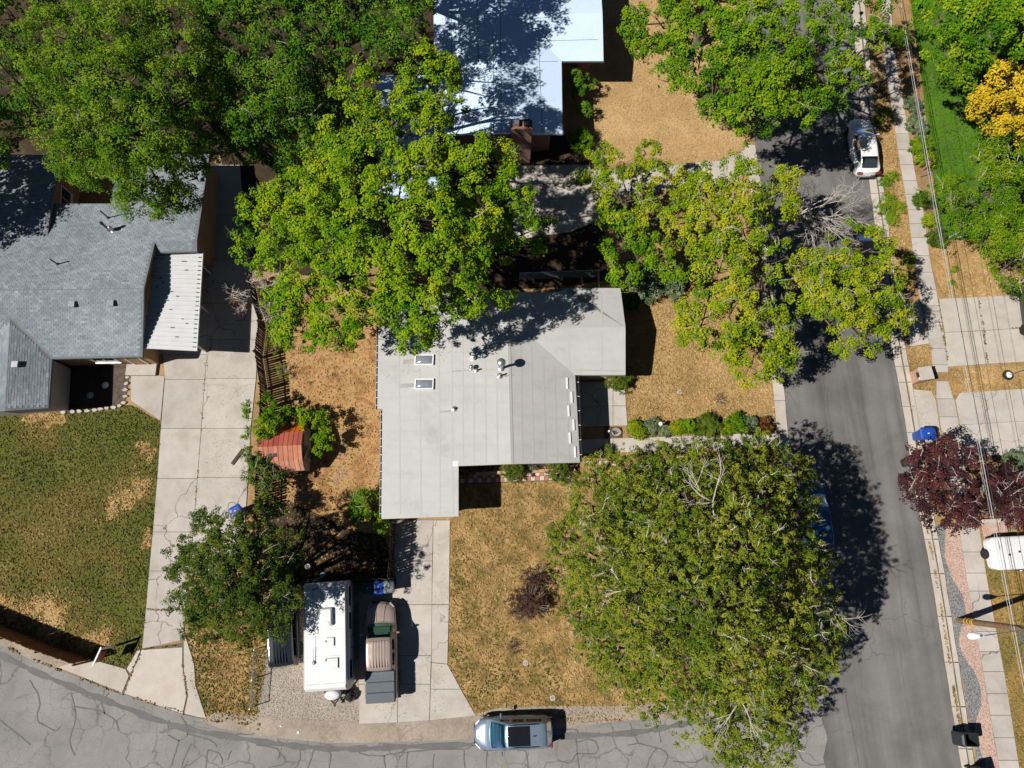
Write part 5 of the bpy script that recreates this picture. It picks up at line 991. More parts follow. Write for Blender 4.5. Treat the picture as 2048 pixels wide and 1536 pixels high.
def wheel_at(parent, x, y, r=.33, w=.22):
    s = 1 if y > 0 else -1; mb = MB(); prof = [(r * .62, -w / 2), (r * .93, -w / 2), (r, -w / 2 + .03), (r, w / 2 - .03), (r * .93, w / 2), (r * .62, w / 2)]
    mb.loft([[(x + math.cos(t) * q, y + h, r + math.sin(t) * q) for t in (6.2832 * k / 20 for k in range(20))] for q, h in prof])
    o = mb.build('wheel', M_TYRE, parent, smooth=True, angle=35); rb = MB(); f = y + s * (w / 2 - .02)
    for k in range(5):
        t = k * 1.2566; rb.box((x + math.cos(t) * r * .3, f, r + math.sin(t) * r * .3), (r * .56, .03, .07), 0, -t)
    rb.loft([[(x + math.cos(t) * q, f + h, r + math.sin(t) * q) for t in (6.2832 * k / 16 for k in range(16))] for q, h in ((r * .6, -.06), (r * .6, .01), (r * .54, .01), (r * .54, -.05))], cap=False)
    rb.build('rim', M_RIM, o); return o
def car(name, label, cat, loc, rz, W, body, cab, col, glass, wx, wr=.33, zl=.24, sides=((.16, .42), (.45, .66), (.69, .86)), wind=None, rear=None, mirrors=None, roof_ribs=0, pad=None, lights=True, group=None):
    o = thing(name, label, cat, (*loc, 0), rz, group); B = dense(body, 4)
    x0, x1 = B[0, 0], B[-1, 0]; rings = []
    for x, w, zt in B:
        w = w * W; e = min(1, min(x - x0, x1 - x) / .25); z_ = zl + .16 * (1 - e) ** 1.5
        half = [(0, z_), (.80 * w, z_), (.965 * w, z_ + .10), (w, z_ + (zt - z_) * .5), (.99 * w, zt - .16), (.955 * w, zt - .07), (.90 * w, zt - .02), (.6 * w, zt + .012), (.25 * w, zt + .028), (0, zt + .03)]
        def bow(y): f = max(0, 1 - (x1 - x) / .8); r = max(0, 1 - (x - x0) / .6); return x - .30 * f * (y / W) ** 2 + .20 * r * (y / W) ** 2
        rings.append([(bow(y), y, z) for y, z in half] + [(bow(y), -y, z) for y, z in half[-2:0:-1]])
    MB().loft(rings).build('body', col, o, smooth=True, angle=38)
    C = dense(cab, 6); zb = lambda x: float(np.interp(x, B[:, 0], B[:, 2])) - .02
    kn = np.array([0, .25, .43, .50, .56, .62, .8, 1.0])
    def S(x, v):
        wb, wt, zt = (float(np.interp(x, C[:, 0], C[:, i])) for i in (1, 2, 3)); b = zb(x); zt = max(zt, b + .012); h = min(1, (zt - b) / .35); a = abs(v)
        ys = [0, .5 * wt, .86 * wt, .95 * wt, wt, wt + (wb - wt) * .15, wt + (wb - wt) * .58, wb]; zs = [zt + .03, zt + .022, zt + .004, zt - .012 * h, zt - .05 * h, zt - .12 * (zt - b) - .02 * h, zt - .6 * (zt - b), b]
        t = (x - C[0, 0]) / (C[-1, 0] - C[0, 0]); xb = (.13 * max(0, t - .55) / .45 - .07 * max(0, .35 - t) / .35) * (1 - min(1, a / .6) ** 2)
        return (x + xb, math.copysign(1, v) * float(np.interp(a, kn, ys)), float(np.interp(a, kn, zs)))
    L = C[-1, 0] - C[0, 0]; xs = np.linspace(C[0, 0], C[-1, 0], 56); vs = np.array(sorted(set(np.round(list(np.linspace(-1, 1, 31)) + list(kn) + list(-kn), 4))))
    def glazed(x, v):
        a = abs(v)
        if a < .47 and (wind[0] + .03 < x < wind[1] - .03 or rear[0] + .03 < x < rear[1] - .03): return True
        return .66 < a < .90 and any(C[0, 0] + L * p + .03 < x < C[0, 0] + L * q - .03 for p, q in sides)
    G = [S(x, v) for x in xs for v in vs]; nv = len(vs)
    MB().add(G, [(i * nv + j, i * nv + j + 1, (i + 1) * nv + j + 1, (i + 1) * nv + j) for i in range(len(xs) - 1) for j in range(nv - 1) if not glazed((xs[i] + xs[i + 1]) / 2, (vs[j] + vs[j + 1]) / 2)]).build('cabin', col, o, smooth=True, angle=50)
    zi = zb((wind[0] + rear[1]) / 2) + .05; xf = wind[1] - .10
    MB().box(((xf + rear[0]) / 2 - .05, 0, zi), (xf - rear[0] - .10, W * 1.36, .03)).build('interior', M_INTER, o)
    MB().cbox((xf - .16, 0, zi + .045), (.34, W * 1.30, .07), .03).box((xf - .36, 0, zi + .03), (.16, W * 1.0, .03)).box((xf - .40, .0, zi + .05), (.10, .26, .03)).build('dashboard', M_DASH, o)
    for s in (-1, 1):
        MB().cbox((wind[0] - .42, s * W * .40, zi + .12), (.16, W * .52, .34), .04).cbox((wind[0] - .44, s * W * .40, zi + .34), (.10, .24, .14), .03).cbox((wind[0] - .12, s * W * .40, zi + .03), (.46, W * .52, .06), .02).build('seat', M_SEAT, o)
    xs = np.array([C[0, 0], C[-1, 0]]); vv = np.linspace(-.50, .50, 13)
    grid(MB(), S, np.linspace(*wind, 9), vv, .010).build('windscreen', glass, o, smooth=True)
    grid(MB(), S, np.linspace(*rear, 7), vv * .97, .010).build('rear_window', M_CARGLASS, o, smooth=True)
    for s in (-1, 1):
        for a, b in sides:
            u = np.linspace(xs[0] + L * a, xs[0] + L * b, 6); q = np.linspace(.63, .93, 4) * s
            grid(MB(), S, u, q, .010).build('side_window', M_CARGLASS, o, smooth=True)
        for x in wx: wheel_at(o, x, s * (W - .10), wr)
        for x in wx:
            m2 = MB(); rr = wr + .05
            m2.loft([[(x + math.cos(t) * q, s * (W * h), wr + math.sin(t) * q) for t in np.linspace(-.15, 3.29, 14)] for q, h in ((rr, .96), (rr, 1.004), (rr - .06, 1.006), (rr - .06, .96))], cap=False, closed=False).build('wheel_arch', M_PLAST, o)
        if lights:
            yl = W * .66; zf = float(np.interp(x1 - .12, B[:, 0], B[:, 2])); zr_ = float(np.interp(x0 + .12, B[:, 0], B[:, 2]))
            MB().loft([[(x1 - .34, s * (yl + .20), zf + .01), (x1 - .34, s * (yl + .12), zf + .035), (x1 - .10, s * (yl - .12), zf - .01), (x1 - .06, s * (yl - .05), zf - .06)], [(x1 - .34, s * (yl + .21), zf - .14), (x1 - .34, s * (yl + .12), zf - .12), (x1 - .08, s * (yl - .12), zf - .16), (x1 - .04, s * (yl - .05), zf - .18)]]).build('headlight', M_HEAD, o)
            MB().box((x0 + .10, s * W * .72, zr_ - .12), (.14, .34, .16)).build('tail_light', M_TAIL, o)
        mx = mirrors or (wind[0] + .35 * (wind[1] - wind[0])); zm = zb(mx) + .10
        MB().cbox((mx, s * (W + .11), zm), (.11, .22, .14), .03).tube([(mx, s * (W * .9), zm - .03), (mx, s * (W + .05), zm - .02)], .025, 5).build('wing_mirror', col, o)
    zq = float(np.interp(x0 + .05, B[:, 0], B[:, 2])); MB().box((x0 + .02, 0, zl + .36), (.03, .42, .14)).build('number_plate', M_WHITE, o)
    MB().box((x0 + .03, 0, zl + .12), (.10, W * 1.3, .14)).build('bumper', M_PLAST, o); MB().box((x1 - .02, 0, zl + .14), (.08, W * 1.2, .16)).build('grille', M_PLAST, o)
    for k in range(roof_ribs):
        y = (k - (roof_ribs - 1) / 2) * .165; r0, r1 = rear[1] + .12 if rear[1] < wind[0] else rear[0], min(wind) - .12; zz = S((r0 + r1) / 2, y / W)[2]
        MB().box(((r0 + r1) / 2, y, zz + .008), (r1 - r0, .07, .028), 0, 0, 0, .97).build('roof_rib', col, o)
    return o, S, zb
# silver-blue crossover on the lower street
loc = P(1027, 1466, .8); hd = heading((1098, 1462), (953, 1468))
suv, S_, _ = car('parked_car', 'silver-blue crossover with a black sunroof on the lower street', 'car', loc, hd, .93,
    [(-2.33, .66, .80), (-2.24, .86, 1.0), (-1.9, .95, 1.06), (-1.2, .99, 1.06), (-.3, 1, 1.04), (.6, 1, 1.02), (1.1, .985, 1.0), (1.7, .95, .93), (2.05, .87, .82), (2.24, .73, .74), (2.33, .50, .64)],
    [(-2.22, .80, .66, 1.0), (-1.85, .84, .64, 1.56), (-1.2, .86, .66, 1.66), (-.3, .87, .67, 1.70), (.35, .87, .66, 1.66), (1.30, .84, .76, 1.0)], paint('silver_blue_paint', (.17, .225, .30), .2, .32, .5), M_TEALGLASS, (-1.40, 1.42), .35, wind=(.42, 1.26), rear=(-2.16, -1.90))
def on_roof(S, x0, x1, y0, y1, off, W): return grid(MB(), S, np.linspace(x0, x1, 8), np.linspace(y0, y1, 9), off)
on_roof(S_, -.95, .30, -.40, .40, .016, .93).build('sunroof', plain('black_glass', (.012, .013, .016), .05, spec=.9), suv, smooth=True)
for s in (-1, 1):
    pts = [(x, s * .60, S_(x, .42)[2] + .06) for x in np.linspace(-1.5, .3, 6)]; pts[0] = (pts[0][0], pts[0][1], pts[0][2] - .05); pts[-1] = (pts[-1][0], pts[-1][1], pts[-1][2] - .05); MB().tube(pts, .02, 5).build('roof_rail', M_PLAST, suv)
MB().box((-1.20, .02, S_(-1.2, 0)[2] + .04), (.16, .04, .07)).build('antenna_fin', M_PLAST, suv)
# white sedan in the upper street
loc = P(1727, 293, .7); hd = heading((1735, 352), (1717, 240))
sed, S_, _ = car('parked_car', 'white sedan parked at the upper right kerb', 'car', loc, hd, .91,
    [(-2.35, .60, .74), (-2.26, .84, .95), (-1.95, .94, 1.02), (-1.4, .98, 1.01), (-.6, 1, .98), (.3, 1, .95), (1.0, .99, .93), (1.7, .95, .85), (2.15, .82, .72), (2.35, .52, .60)],
    [(-1.98, .76, .62, 1.02), (-1.15, .82, .58, 1.38), (-.5, .85, .59, 1.45), (.05, .86, .58, 1.45), (.45, .85, .58, 1.38), (1.35, .80, .70, .93)], paint('white_car_paint', (.80, .81, .82), .0, .25), M_CARGLASS, (-1.42, 1.45), .33, wind=(.50, 1.30), rear=(-1.92, -1.20), sides=((.16, .40), (.43, .62), (.65, .80)))
# champagne pickup
loc = P(762, 1303, .9); hd = heading((763, 1400), (761, 1204))
M_CHAMP = paint('champagne_paint', (.40, .32, .285), .35, .34, .5)
trk, S_, _ = car('pickup_truck', 'champagne pickup with a ribbed roof and slate bed cover', 'pickup truck', loc, hd, .98,
    [(-2.85, .93, 1.02), (-2.80, .97, 1.18), (-1.5, 1, 1.22), (-.9, 1, 1.22), (-.6, 1, 1.16), (.4, 1, 1.14), (1.2, .99, 1.15), (1.9, .96, 1.12), (2.5, .90, 1.02), (2.75, .82, .92), (2.88, .62, .76)],
    [(-1.02, .90, .76, 1.2), (-.92, .90, .74, 1.70), (-.4, .91, .74, 1.82), (.3, .91, .74, 1.83), (.75, .91, .73, 1.76), (1.62, .88, .80, 1.15)], M_CHAMP, M_GREENGLASS, (-1.75, 1.85), .39, zl=.36, wind=(.82, 1.55), rear=(-1.0, -.93), sides=((.10, .38), (.42, .66)), roof_ribs=7)
M_SLATE = plain('slate_bed_cover', (.105, .125, .145), .6, spec=.3, var=.15, scale=20, bump=.15)
for k in range(3): MB().cbox((-1.36 - k * .585, 0, 1.30), (.57, 1.72, .13), .03).build('bed_cover_panel', M_SLATE, trk)
MB().box((-1.05, 0, 1.385), (.06, 1.3, .04)).build('cover_latch', M_PLAST, trk)
for s in (-1, 1): MB().tube([(1.66, s * .2, 1.20), (2.75, s * .30, 1.03)], .018, 4).build('hood_crease', M_CHAMP, trk)
# black SUV under the conifer
loc = P(566, 1254, .9); hd = heading((566, 1324), (560, 1186))
_, S_, _ = car('parked_car', 'black SUV with a ribbed roof tucked beside the travel trailer', 'car', loc, hd, .93,
    [(-2.3, .80, .9), (-2.24, .93, 1.06), (-1.6, .99, 1.10), (-.4, 1, 1.08), (.6, 1, 1.06), (1.2, .98, 1.04), (1.9, .93, .96), (2.2, .80, .82), (2.3, .6, .7)],
    [(-2.24, .84, .74, 1.10), (-2.1, .86, .74, 1.62), (-1.5, .87, .73, 1.74), (-.3, .87, .73, 1.77), (.4, .87, .72, 1.70), (1.2, .84, .78, 1.06)], paint('black_car_paint', (.018, .022, .03), .2, .2), M_CARGLASS, (-1.4, 1.4), .36, zl=.3, wind=(.48, 1.15), rear=(-2.20, -2.12), roof_ribs=5)
# blue car under the pine, black car under the street tree, car cut by the right edge
loc = P(1629, 1030, .8); hd = heading((1643, 1095), (1623, 965))
car('parked_car', 'blue car parked under the pine branches', 'car', loc, hd, .92,
    [(-2.3, .66, .8), (-2.2, .88, 1.0), (-1.3, .98, 1.05), (0, 1, 1.02), (1.1, .98, 1.0), (1.8, .94, .92), (2.15, .8, .78), (2.3, .55, .66)],
    [(-2.18, .80, .68, 1.0), (-1.8, .84, .66, 1.54), (-.9, .86, .66, 1.64), (.3, .86, .66, 1.62), (1.25, .82, .74, 1.0)], paint('blue_car_paint', (.045, .13, .26), .4, .25), M_CARGLASS, (-1.4, 1.4), .34, wind=(.40, 1.2), rear=(-2.12, -1.85))
loc = P(1733, 505, .8); hd = heading((1745, 575), (1722, 440))
car('parked_car', 'black car hidden under the arching street tree', 'car', loc, hd, .90,
    [(-2.3, .64, .8), (-2.2, .86, .98), (-1.3, .98, 1.02), (0, 1, .97), (1.1, .98, .95), (1.8, .94, .87), (2.15, .8, .74), (2.3, .55, .62)],
    [(-1.95, .78, .64, 1.0), (-1.2, .82, .60, 1.40), (-.3, .85, .6, 1.46), (.4, .85, .6, 1.42), (1.3, .8, .7, .95)], paint('black_sedan_paint', (.012, .013, .016), .2, .2), M_CARGLASS, (-1.4, 1.42), .33, wind=(.5, 1.25), rear=(-1.88, -1.25))
loc = P(2076, 618, .8); hd = heading((2085, 680), (2068, 560))
car('parked_car', 'dark car just cut by the right edge on the driveway', 'car', loc, hd, .92,
    [(-2.3, .66, .8), (-2.2, .88, 1.0), (-1.3, .98, 1.05), (0, 1, 1.02), (1.1, .98, 1.0), (1.8, .94, .92), (2.15, .8, .78), (2.3, .55, .66)],
    [(-2.18, .80, .68, 1.0), (-1.8, .84, .66, 1.5), (-.9, .86, .66, 1.6), (.3, .86, .66, 1.58), (1.25, .82, .74, 1.0)], paint('dark_grey_car_paint', (.03, .035, .045), .3, .25), M_CARGLASS, (-1.4, 1.4), .34, wind=(.40, 1.2), rear=(-2.12, -1.85))

# travel trailers
M_TRLW = surf('trailer_white', [(.25, (.66, .67, .67)), (.5, (.74, .755, .77)), (.75, (.78, .79, .80))], .8, [(.25, .95), (.75, 1.02)], 5, rough=.4, bump=.03, spec=.45, obj=True)
M_TRLS = plain('trailer_siding', (.62, .66, .70), .4, var=.05)
def trailer(label, loc, rz, L, W, H, front=.45):
    o = thing('travel_trailer', label, 'trailer', (*loc, 0), rz); h = L / 2
    prof = [(-h, .5), (-h, H - .10), (-h + .05, H - .03), (-h + .15, H), (h - front, H), (h - front * .65, H - .06), (h - front * .3, H - .26), (h - .04, H - .8), (h, H - 1.3), (h - .15, .5)]
    rings = []
    for y, s in ((-W / 2, .06), (-W / 2 + .05, .0), (W / 2 - .05, .0), (W / 2, .06)):
        rings.append([(x * (1 - s * .25), y, .5 + (z - .5) * (1 - s * .4)) for x, z in prof])
    MB().loft(rings).build('shell', M_TRLW, o, smooth=True, angle=30)
    return o
loc = P(650, 1274, 2.75); hd = heading((649, 1180), (650, 1370), 2.75)
tr = trailer('white travel trailer parked on gravel beside the pickup', loc, hd, 6.15, 2.42, 2.85)
H = 2.85; yE = 1.21                                   # after turning, local +y looks east
for x0, x1, z0, z1 in ((-2.7, -1.6, 1.5, 2.25), (-1.2, -.3, 1.5, 2.2), (1.5, 2.5, 1.4, 2.2)):
    w = MB().cbox(((x0 + x1) / 2, yE + .005, (z0 + z1) / 2), (x1 - x0, .03, z1 - z0), .01).build('window', M_CARGLASS, tr); MB().box(((x0 + x1) / 2, yE + .02, z0 - .03), (x1 - x0 + .06, .05, .05)).build('frame', M_PLAST, w)
    MB().cbox(((x0 + x1) / 2, -yE - .005, (z0 + z1) / 2), (x1 - x0, .03, z1 - z0), .01).build('window', M_CARGLASS, tr)
d_ = MB().cbox((.55, yE + .012, 1.45), (.68, .035, 1.75), .01).build('door', M_TRLS, tr); MB().box((.82, yE + .05, 1.35), (.05, .05, .12)).build('handle', M_PLAST, d_)
MB().tube([(-2.9, yE + .10, 2.62), (2.4, yE + .10, 2.62)], .06, 6).build('awning_roll', M_TRLS, tr); MB().box((0, yE + .006, .78), (5.2, .012, .22)).build('stripe', plain('blue_stripe', (.12, .2, .3), .4), tr)
MB().cbox((-1.1, .12, H + .13), (1.0, .72, .26), .07).box((-.78, .12, H + .27), (.2, .4, .03)).build('air_conditioner', M_TRLW, tr)
for x, y, a, b in ((.28, .33, .46, .46), (1.45, .42, .55, .72)):
    hch = MB().cbox((x, y, H + .05), (a, b, .10), .02).build('roof_hatch', M_TRLW, tr); MB().box((x, y, H + .012), (a + .08, b + .08, .02)).build('flange', M_FASCIA, hch)
for x in (.24, 1.27): MB().lathe([(.10, 0), (.10, .03), (.05, .04), (.05, .14), (.075, .15), (.02, .18)], (x, .04, H), 12).build('vent_cap', M_TRLW, tr)
MB().lathe([(.12, 0), (.12, .04), (.05, .1), (.03, .15)], (1.35, -.62, H), 12).tube([(1.35, -.62, H + .12), (.55, -.62, H + .14)], .02, 5).tube([(.55, -.62, H + .14), (-.05, -.64, H + .16)], .012, 4).build('antenna', M_GALV, tr)
for x in (-2.7, -2.75): MB().lathe([(.05, 0), (.05, .08), (.03, .1)], (x, -.6 if x == -2.7 else -.42, H), 10).build('vent_pipe', M_PLAST, tr)
for x_ in (-1.95, -.4, 1.05): MB().box((x_, 0, H + .004), (.05, 2.26, .008)).build('roof_seam', M_FASCIA, tr)
for s in (-1, 1): MB().box((-.15, s * 1.175, H - .015), (5.6, .05, .04)).build('roof_edge', M_FASCIA, tr)
MB().box((2.55, 0, H + .008), (.06, 2.2, .016)).build('trim_strip', M_FASCIA, tr)
MB().tube([(-3.12, -1.05, 2.6), (-3.3, -1.05, 2.6), (-3.3, -1.05, .6), (-3.12, -1.05, .6)], .018, 5).tube([(-3.12, -.7, 2.6), (-3.3, -.7, 2.6), (-3.3, -.7, .6), (-3.12, -.7, .6)], .018, 5).build('ladder', M_GALV, tr)
for s in (-1, 1):
    for x in (-.45, .40): wheel_at(tr, x, s * 1.02, .35, .2)
MB().tube([(2.9, .9, .5), (4.0, .05, .5)], .05, 4).tube([(2.9, -.9, .5), (4.0, -.05, .5)], .05, 4).tube([(3.85, 0, .02), (3.85, 0, .85)], .035, 6).box((4.05, 0, .5), (.22, .12, .1)).build('tongue', M_PLAST, tr)
g = MB().lathe([(.02, .52), (.30, .54), (.33, .7), (.33, .95), (.24, 1.07), (.02, 1.1)], (0, 0, 0), 18).build('gas_cover', M_TRLW, tr, smooth=True, angle=50)
g.location = (3.45, -.02, 0); g.scale = (.85, 1.45, 1)
def rounded(L, W, z0, z1, r=.35, n=5):
    def ring(ix, z):
        out = []
        for cx, cy, a0 in ((1, 1, 0), (-1, 1, 90), (-1, -1, 180), (1, -1, 270)):
            for k in range(n + 1):
                t = R_(a0 + 90 * k / n); rr = max(.03, r - ix); out.append((cx * (L / 2 - r) + math.cos(t) * rr, cy * (W / 2 - r) + math.sin(t) * rr, z))
        return out
    return MB().loft([ring(.06, z0), ring(0, z0 + .08), ring(0, z1 - .14), ring(.02, z1 - .07), ring(.08, z1 - .02), ring(.20, z1)])
loc = P(2056, 1104, 1.3); hd = heading((2105, 1100), (1990, 1106), 1.3) + math.pi
t2 = thing('camping_trailer', 'low white folded camping trailer cut by the right edge', 'trailer', (*loc, 0), hd)
rounded(4.4, 1.95, .45, .98).build('shell', M_TRLS, t2, smooth=True, angle=35); rounded(4.5, 2.02, .99, 1.32).build('lid', M_TRLW, t2, smooth=True, angle=35)
for x, y in ((-1.2, -.1), (-.55, .05), (.9, -.2)): MB().lathe([(.07, 0), (.07, .05), (.03, .08)], (x, y, 1.31), 10).build('vent_cap', M_PLAST, t2)
MB().box((-1.75, .5, 1.335), (.03, .5, .04)).box((-1.6, .6, 1.335), (.03, .6, .04)).build('lid_rail', M_GALV, t2)
wheel_at(t2, 0, 1.0, .33, .2); wheel_at(t2, 0, -1.0, .33, .2)
sp = wheel_at(t2, 0, 0, .30, .2); sp.rotation_euler = (0, 0, R_(90)); sp.location = (-2.36, 0, .42); MB().tube([(-2.2, 0, .7), (-2.36, 0, .72)], .05, 6).build('carrier', M_PLAST, t2)
# ------------------------------------------------------------------ fences, shed, bins, poles and small things
M_PLANK = surf('weathered_planks', [(.3, (.05, .038, .031)), (.7, (.095, .072, .057))], 2.5, [(.3, .8), (.7, 1.2)], 12, bump=.4, per_obj=.18)
M_PLANKB = surf('brown_stained_planks', [(.3, (.17, .085, .035)), (.7, (.25, .13, .055))], 2.0, [(.3, .85), (.7, 1.15)], 12, bump=.4, per_obj=.15)
def picket_fence(label, top, h, pitch, pw, mat, postmat=None, side=1, cat='fence', th=.022, rail_side=-1, posts=True):
    pts = [np.array(P(*p, h)) for p in top]; o = thing('wooden_fence', label, cat, (*pts[0], 0)); org = pts[0]; meshes = {}
    for a, b in zip(pts, pts[1:]):
        d = b - a; L = np.linalg.norm(d); d /= L; ang = math.atan2(d[1], d[0]); n = np.array([-d[1], d[0]]) * rail_side
        for zz in (.35, h - .35):
            c = (a + b) / 2 - org + n * .04; MB().box((*c, zz), (L, .045, .09), ang).build('rail', mat, o)
        for q in ((a, b) if posts else ()): MB().box((*(q - org + n * .09), h / 2 - .05), (.09, .09, h - .1), ang).build('post', postmat or mat, o)
        k = max(1, int(L / pitch))
        for i in range(k):
            c = a + d * L * (i + .5) / k - org; key = random.randrange(3)
            if key not in meshes:
                hh = h - key * .015; m = MB().add([(-pw / 2, -th / 2, .04), (pw / 2, -th / 2, .04), (pw / 2, th / 2, .04), (-pw / 2, th / 2, .04), (-pw / 2, -th / 2, hh - .04), (pw / 2, -th / 2, hh - .04), (pw / 2, th / 2, hh - .04), (-pw / 2, th / 2, hh - .04), (-pw / 5, -th / 2, hh), (pw / 5, -th / 2, hh), (pw / 5, th / 2, hh), (-pw / 5, th / 2, hh)],
                    [(3, 2, 1, 0), (0, 1, 5, 4), (1, 2, 6, 5), (2, 3, 7, 6), (3, 0, 4, 7), (4, 5, 9, 8), (5, 6, 10, 9), (6, 7, 11, 10), (7, 4, 8, 11), (8, 9, 10, 11)])
                pk = m.build('picket', mat, o); meshes[key] = pk
            else: pk = meshes[key].copy(); COL.objects.link(pk); pk.parent = o
            pk.location = (c[0], c[1], 0); pk.rotation_euler = (random.uniform(-.012, .012), random.uniform(-.02, .02), ang)
    return o
picket_fence('weathered plank fence between the left driveway and dirt yard', [(492, 545), (503, 600), (516, 640), (508, 700), (518, 765), (519, 805), (516, 880), (510, 960), (508, 1040)], 1.75, .155, .125, M_PLANK, rail_side=-1)
picket_fence('slatted plank fence beside the middle driveway', [(782, 1046), (781, 1084), (777, 1122), (774, 1157)], 1.7, .165, .125, M_PLANK, rail_side=1)
picket_fence('plank fence behind the pickup\'s bins', [(600, 1163), (650, 1161), (705, 1160), (772, 1157)], 1.5, .16, .135, M_PLANK)
picket_fence('plank fence half hidden under the tallest lime tree', [(750, 560), (830, 556), (920, 552)], 1.5, .17, .14, M_PLANKB)
picket_fence('brown stained street fence at the lower left corner', [(-170, 1200), (-90, 1236), (0, 1274), (69, 1302), (144, 1328)], 1.95, .15, .143, M_PLANKB, th=.03)
def wire_fence(label, top, h, posts=True, mesh=.11, cat='fence'):
    pts = [np.array(P(*p, h)) for p in top]; org = pts[0]; o = thing('wire_fence', label, cat, (*org, 0))
    for k, p in enumerate(pts): MB().tube([(*(p - org), 0), (*(p - org), h + .06)], .032, 7).build('post', M_GALV, o)
    for a, b in zip(pts, pts[1:]):
        MB().tube([(*(a - org), h), (*(b - org), h)], .024, 6).build('rail', M_GALV, o); L = np.linalg.norm(b - a); d = (b - a) / L; mb = MB()
        for i in range(-int(h / mesh), int(L / mesh)):
            for s in (0, 1):
                u0, u1 = i * mesh, i * mesh + h; z0, z1 = (0.03, h) if s == 0 else (h, 0.03)
                if u0 < 0: z0 = z0 + (z1 - z0) * (-u0 / h); u0 = 0
                if u1 > L: z1 = z0 + (z1 - z0) * ((L - u0) / (u1 - u0)); u1 = L
                mb.tube([(*(a + d * u0 - org), z0), (*(a + d * u1 - org), z1)], .003, 3, False)
        w = mb.build('wire_mesh', M_GALV, o); w['kind'] = 'stuff'
    return o
wire_fence('galvanised chain-link fence corner behind the grey house', [(1040, 546), (1120, 543), (1198, 540), (1199, 579)], 1.2)
wire_fence('low wire fence between grass strip and gravel pad', [(508, 1300), (504, 1360), (499, 1418)], 1.0)

# red shed with a gambrel roof of metal panels
sx, sy = P(563, 894, 1.9); shed = thing('garden_shed', 'small red metal shed with a barn-shaped faded roof', 'shed', (sx, sy, 0))
ang = heading((517, 891), (604, 887), 2.2); shed.rotation_euler = (0, 0, ang); LS = 2.75
M_SHR = [surf('faded_red_%d' % k, c, 1.2, [(.3, .88), (.7, 1.12)], 7, rough=.6, bump=.2, per_obj=.16) for k, c in enumerate(([(.3, (.62, .12, .015)), (.7, (.72, .18, .025))], [(.3, (.36, .08, .055)), (.7, (.45, .125, .085))], [(.3, (.40, .13, .09)), (.6, (.50, .20, .12)), (.8, (.44, .19, .16))], [(.3, (.50, .22, .14)), (.7, (.58, .29, .19))]))]
M_BEIGE = plain('beige_metal', (.42, .37, .32), .5, var=.1)
prof = [(1.48, 1.45), (.88, 2.05), (0, 2.35), (-.88, 2.05), (-1.48, 1.45)]
for k in range(4):
    (y0, z0), (y1, z1) = prof[k], prof[k + 1]
    for i in range(9):
        a, b = -LS / 2 + LS * i / 9, -LS / 2 + LS * (i + 1) / 9 - .012; m = (b - a) * .16
        n = Vector((0, -(z1 - z0), (y1 - y0))).normalized(); n = n if n.z > 0 else -n
        def q(x, t, h): return Vector((x, y0 + (y1 - y0) * t, z0 + (z1 - z0) * t)) + n * h
        MB().loft([[q(x, t, h) for x, h in ((a, .0), (a, .035), (a + m, .035), (a + m * 1.5, .012), (b, .012), (b, 0))] for t in (0, 1)]).build('roof_panel', M_SHR[k], shed)
MB().loft([[(x, y, z) for y, z in [(1.38, 0), (1.38, 1.42)] + [(p[0] * .94, p[1] - .05) for p in prof[1:4]] + [(-1.38, 1.42), (-1.38, 0)]] for x in (-LS / 2 + .08, LS / 2 - .08)]).build('wall', M_BEIGE, shed)
for s in (-1, 1):
    d_ = MB().cbox((LS / 2 - .03 if s > 0 else LS / 2 + .14, s * .42, .92), (.04, .82, 1.72), .01, 0 if s > 0 else R_(-22)).build('door', M_BEIGE, shed); MB().box((LS / 2 + (.0 if s > 0 else .18), s * .12, .95), (.04, .03, .16)).build('handle', M_PLAST, d_)
for i in range(6): MB().box((LS / 2 - .05, -1.2 + i * .48, 1.4), (.02, .03, 1.0)).build('trim', M_SHR[1], shed) if i in (0, 5) else None
x, y = P(545, 908, 2.1); tag(MB().prism([(x + math.cos(t) * random.uniform(.35, .5), y + math.sin(t) * random.uniform(.22, .34)) for t in np.arange(0, 6.2, .5)], 2.14, 2.22, .06).build('leaf_pile', MT['barkbed']), 'heap of dry debris lying on the shed roof', 'debris')

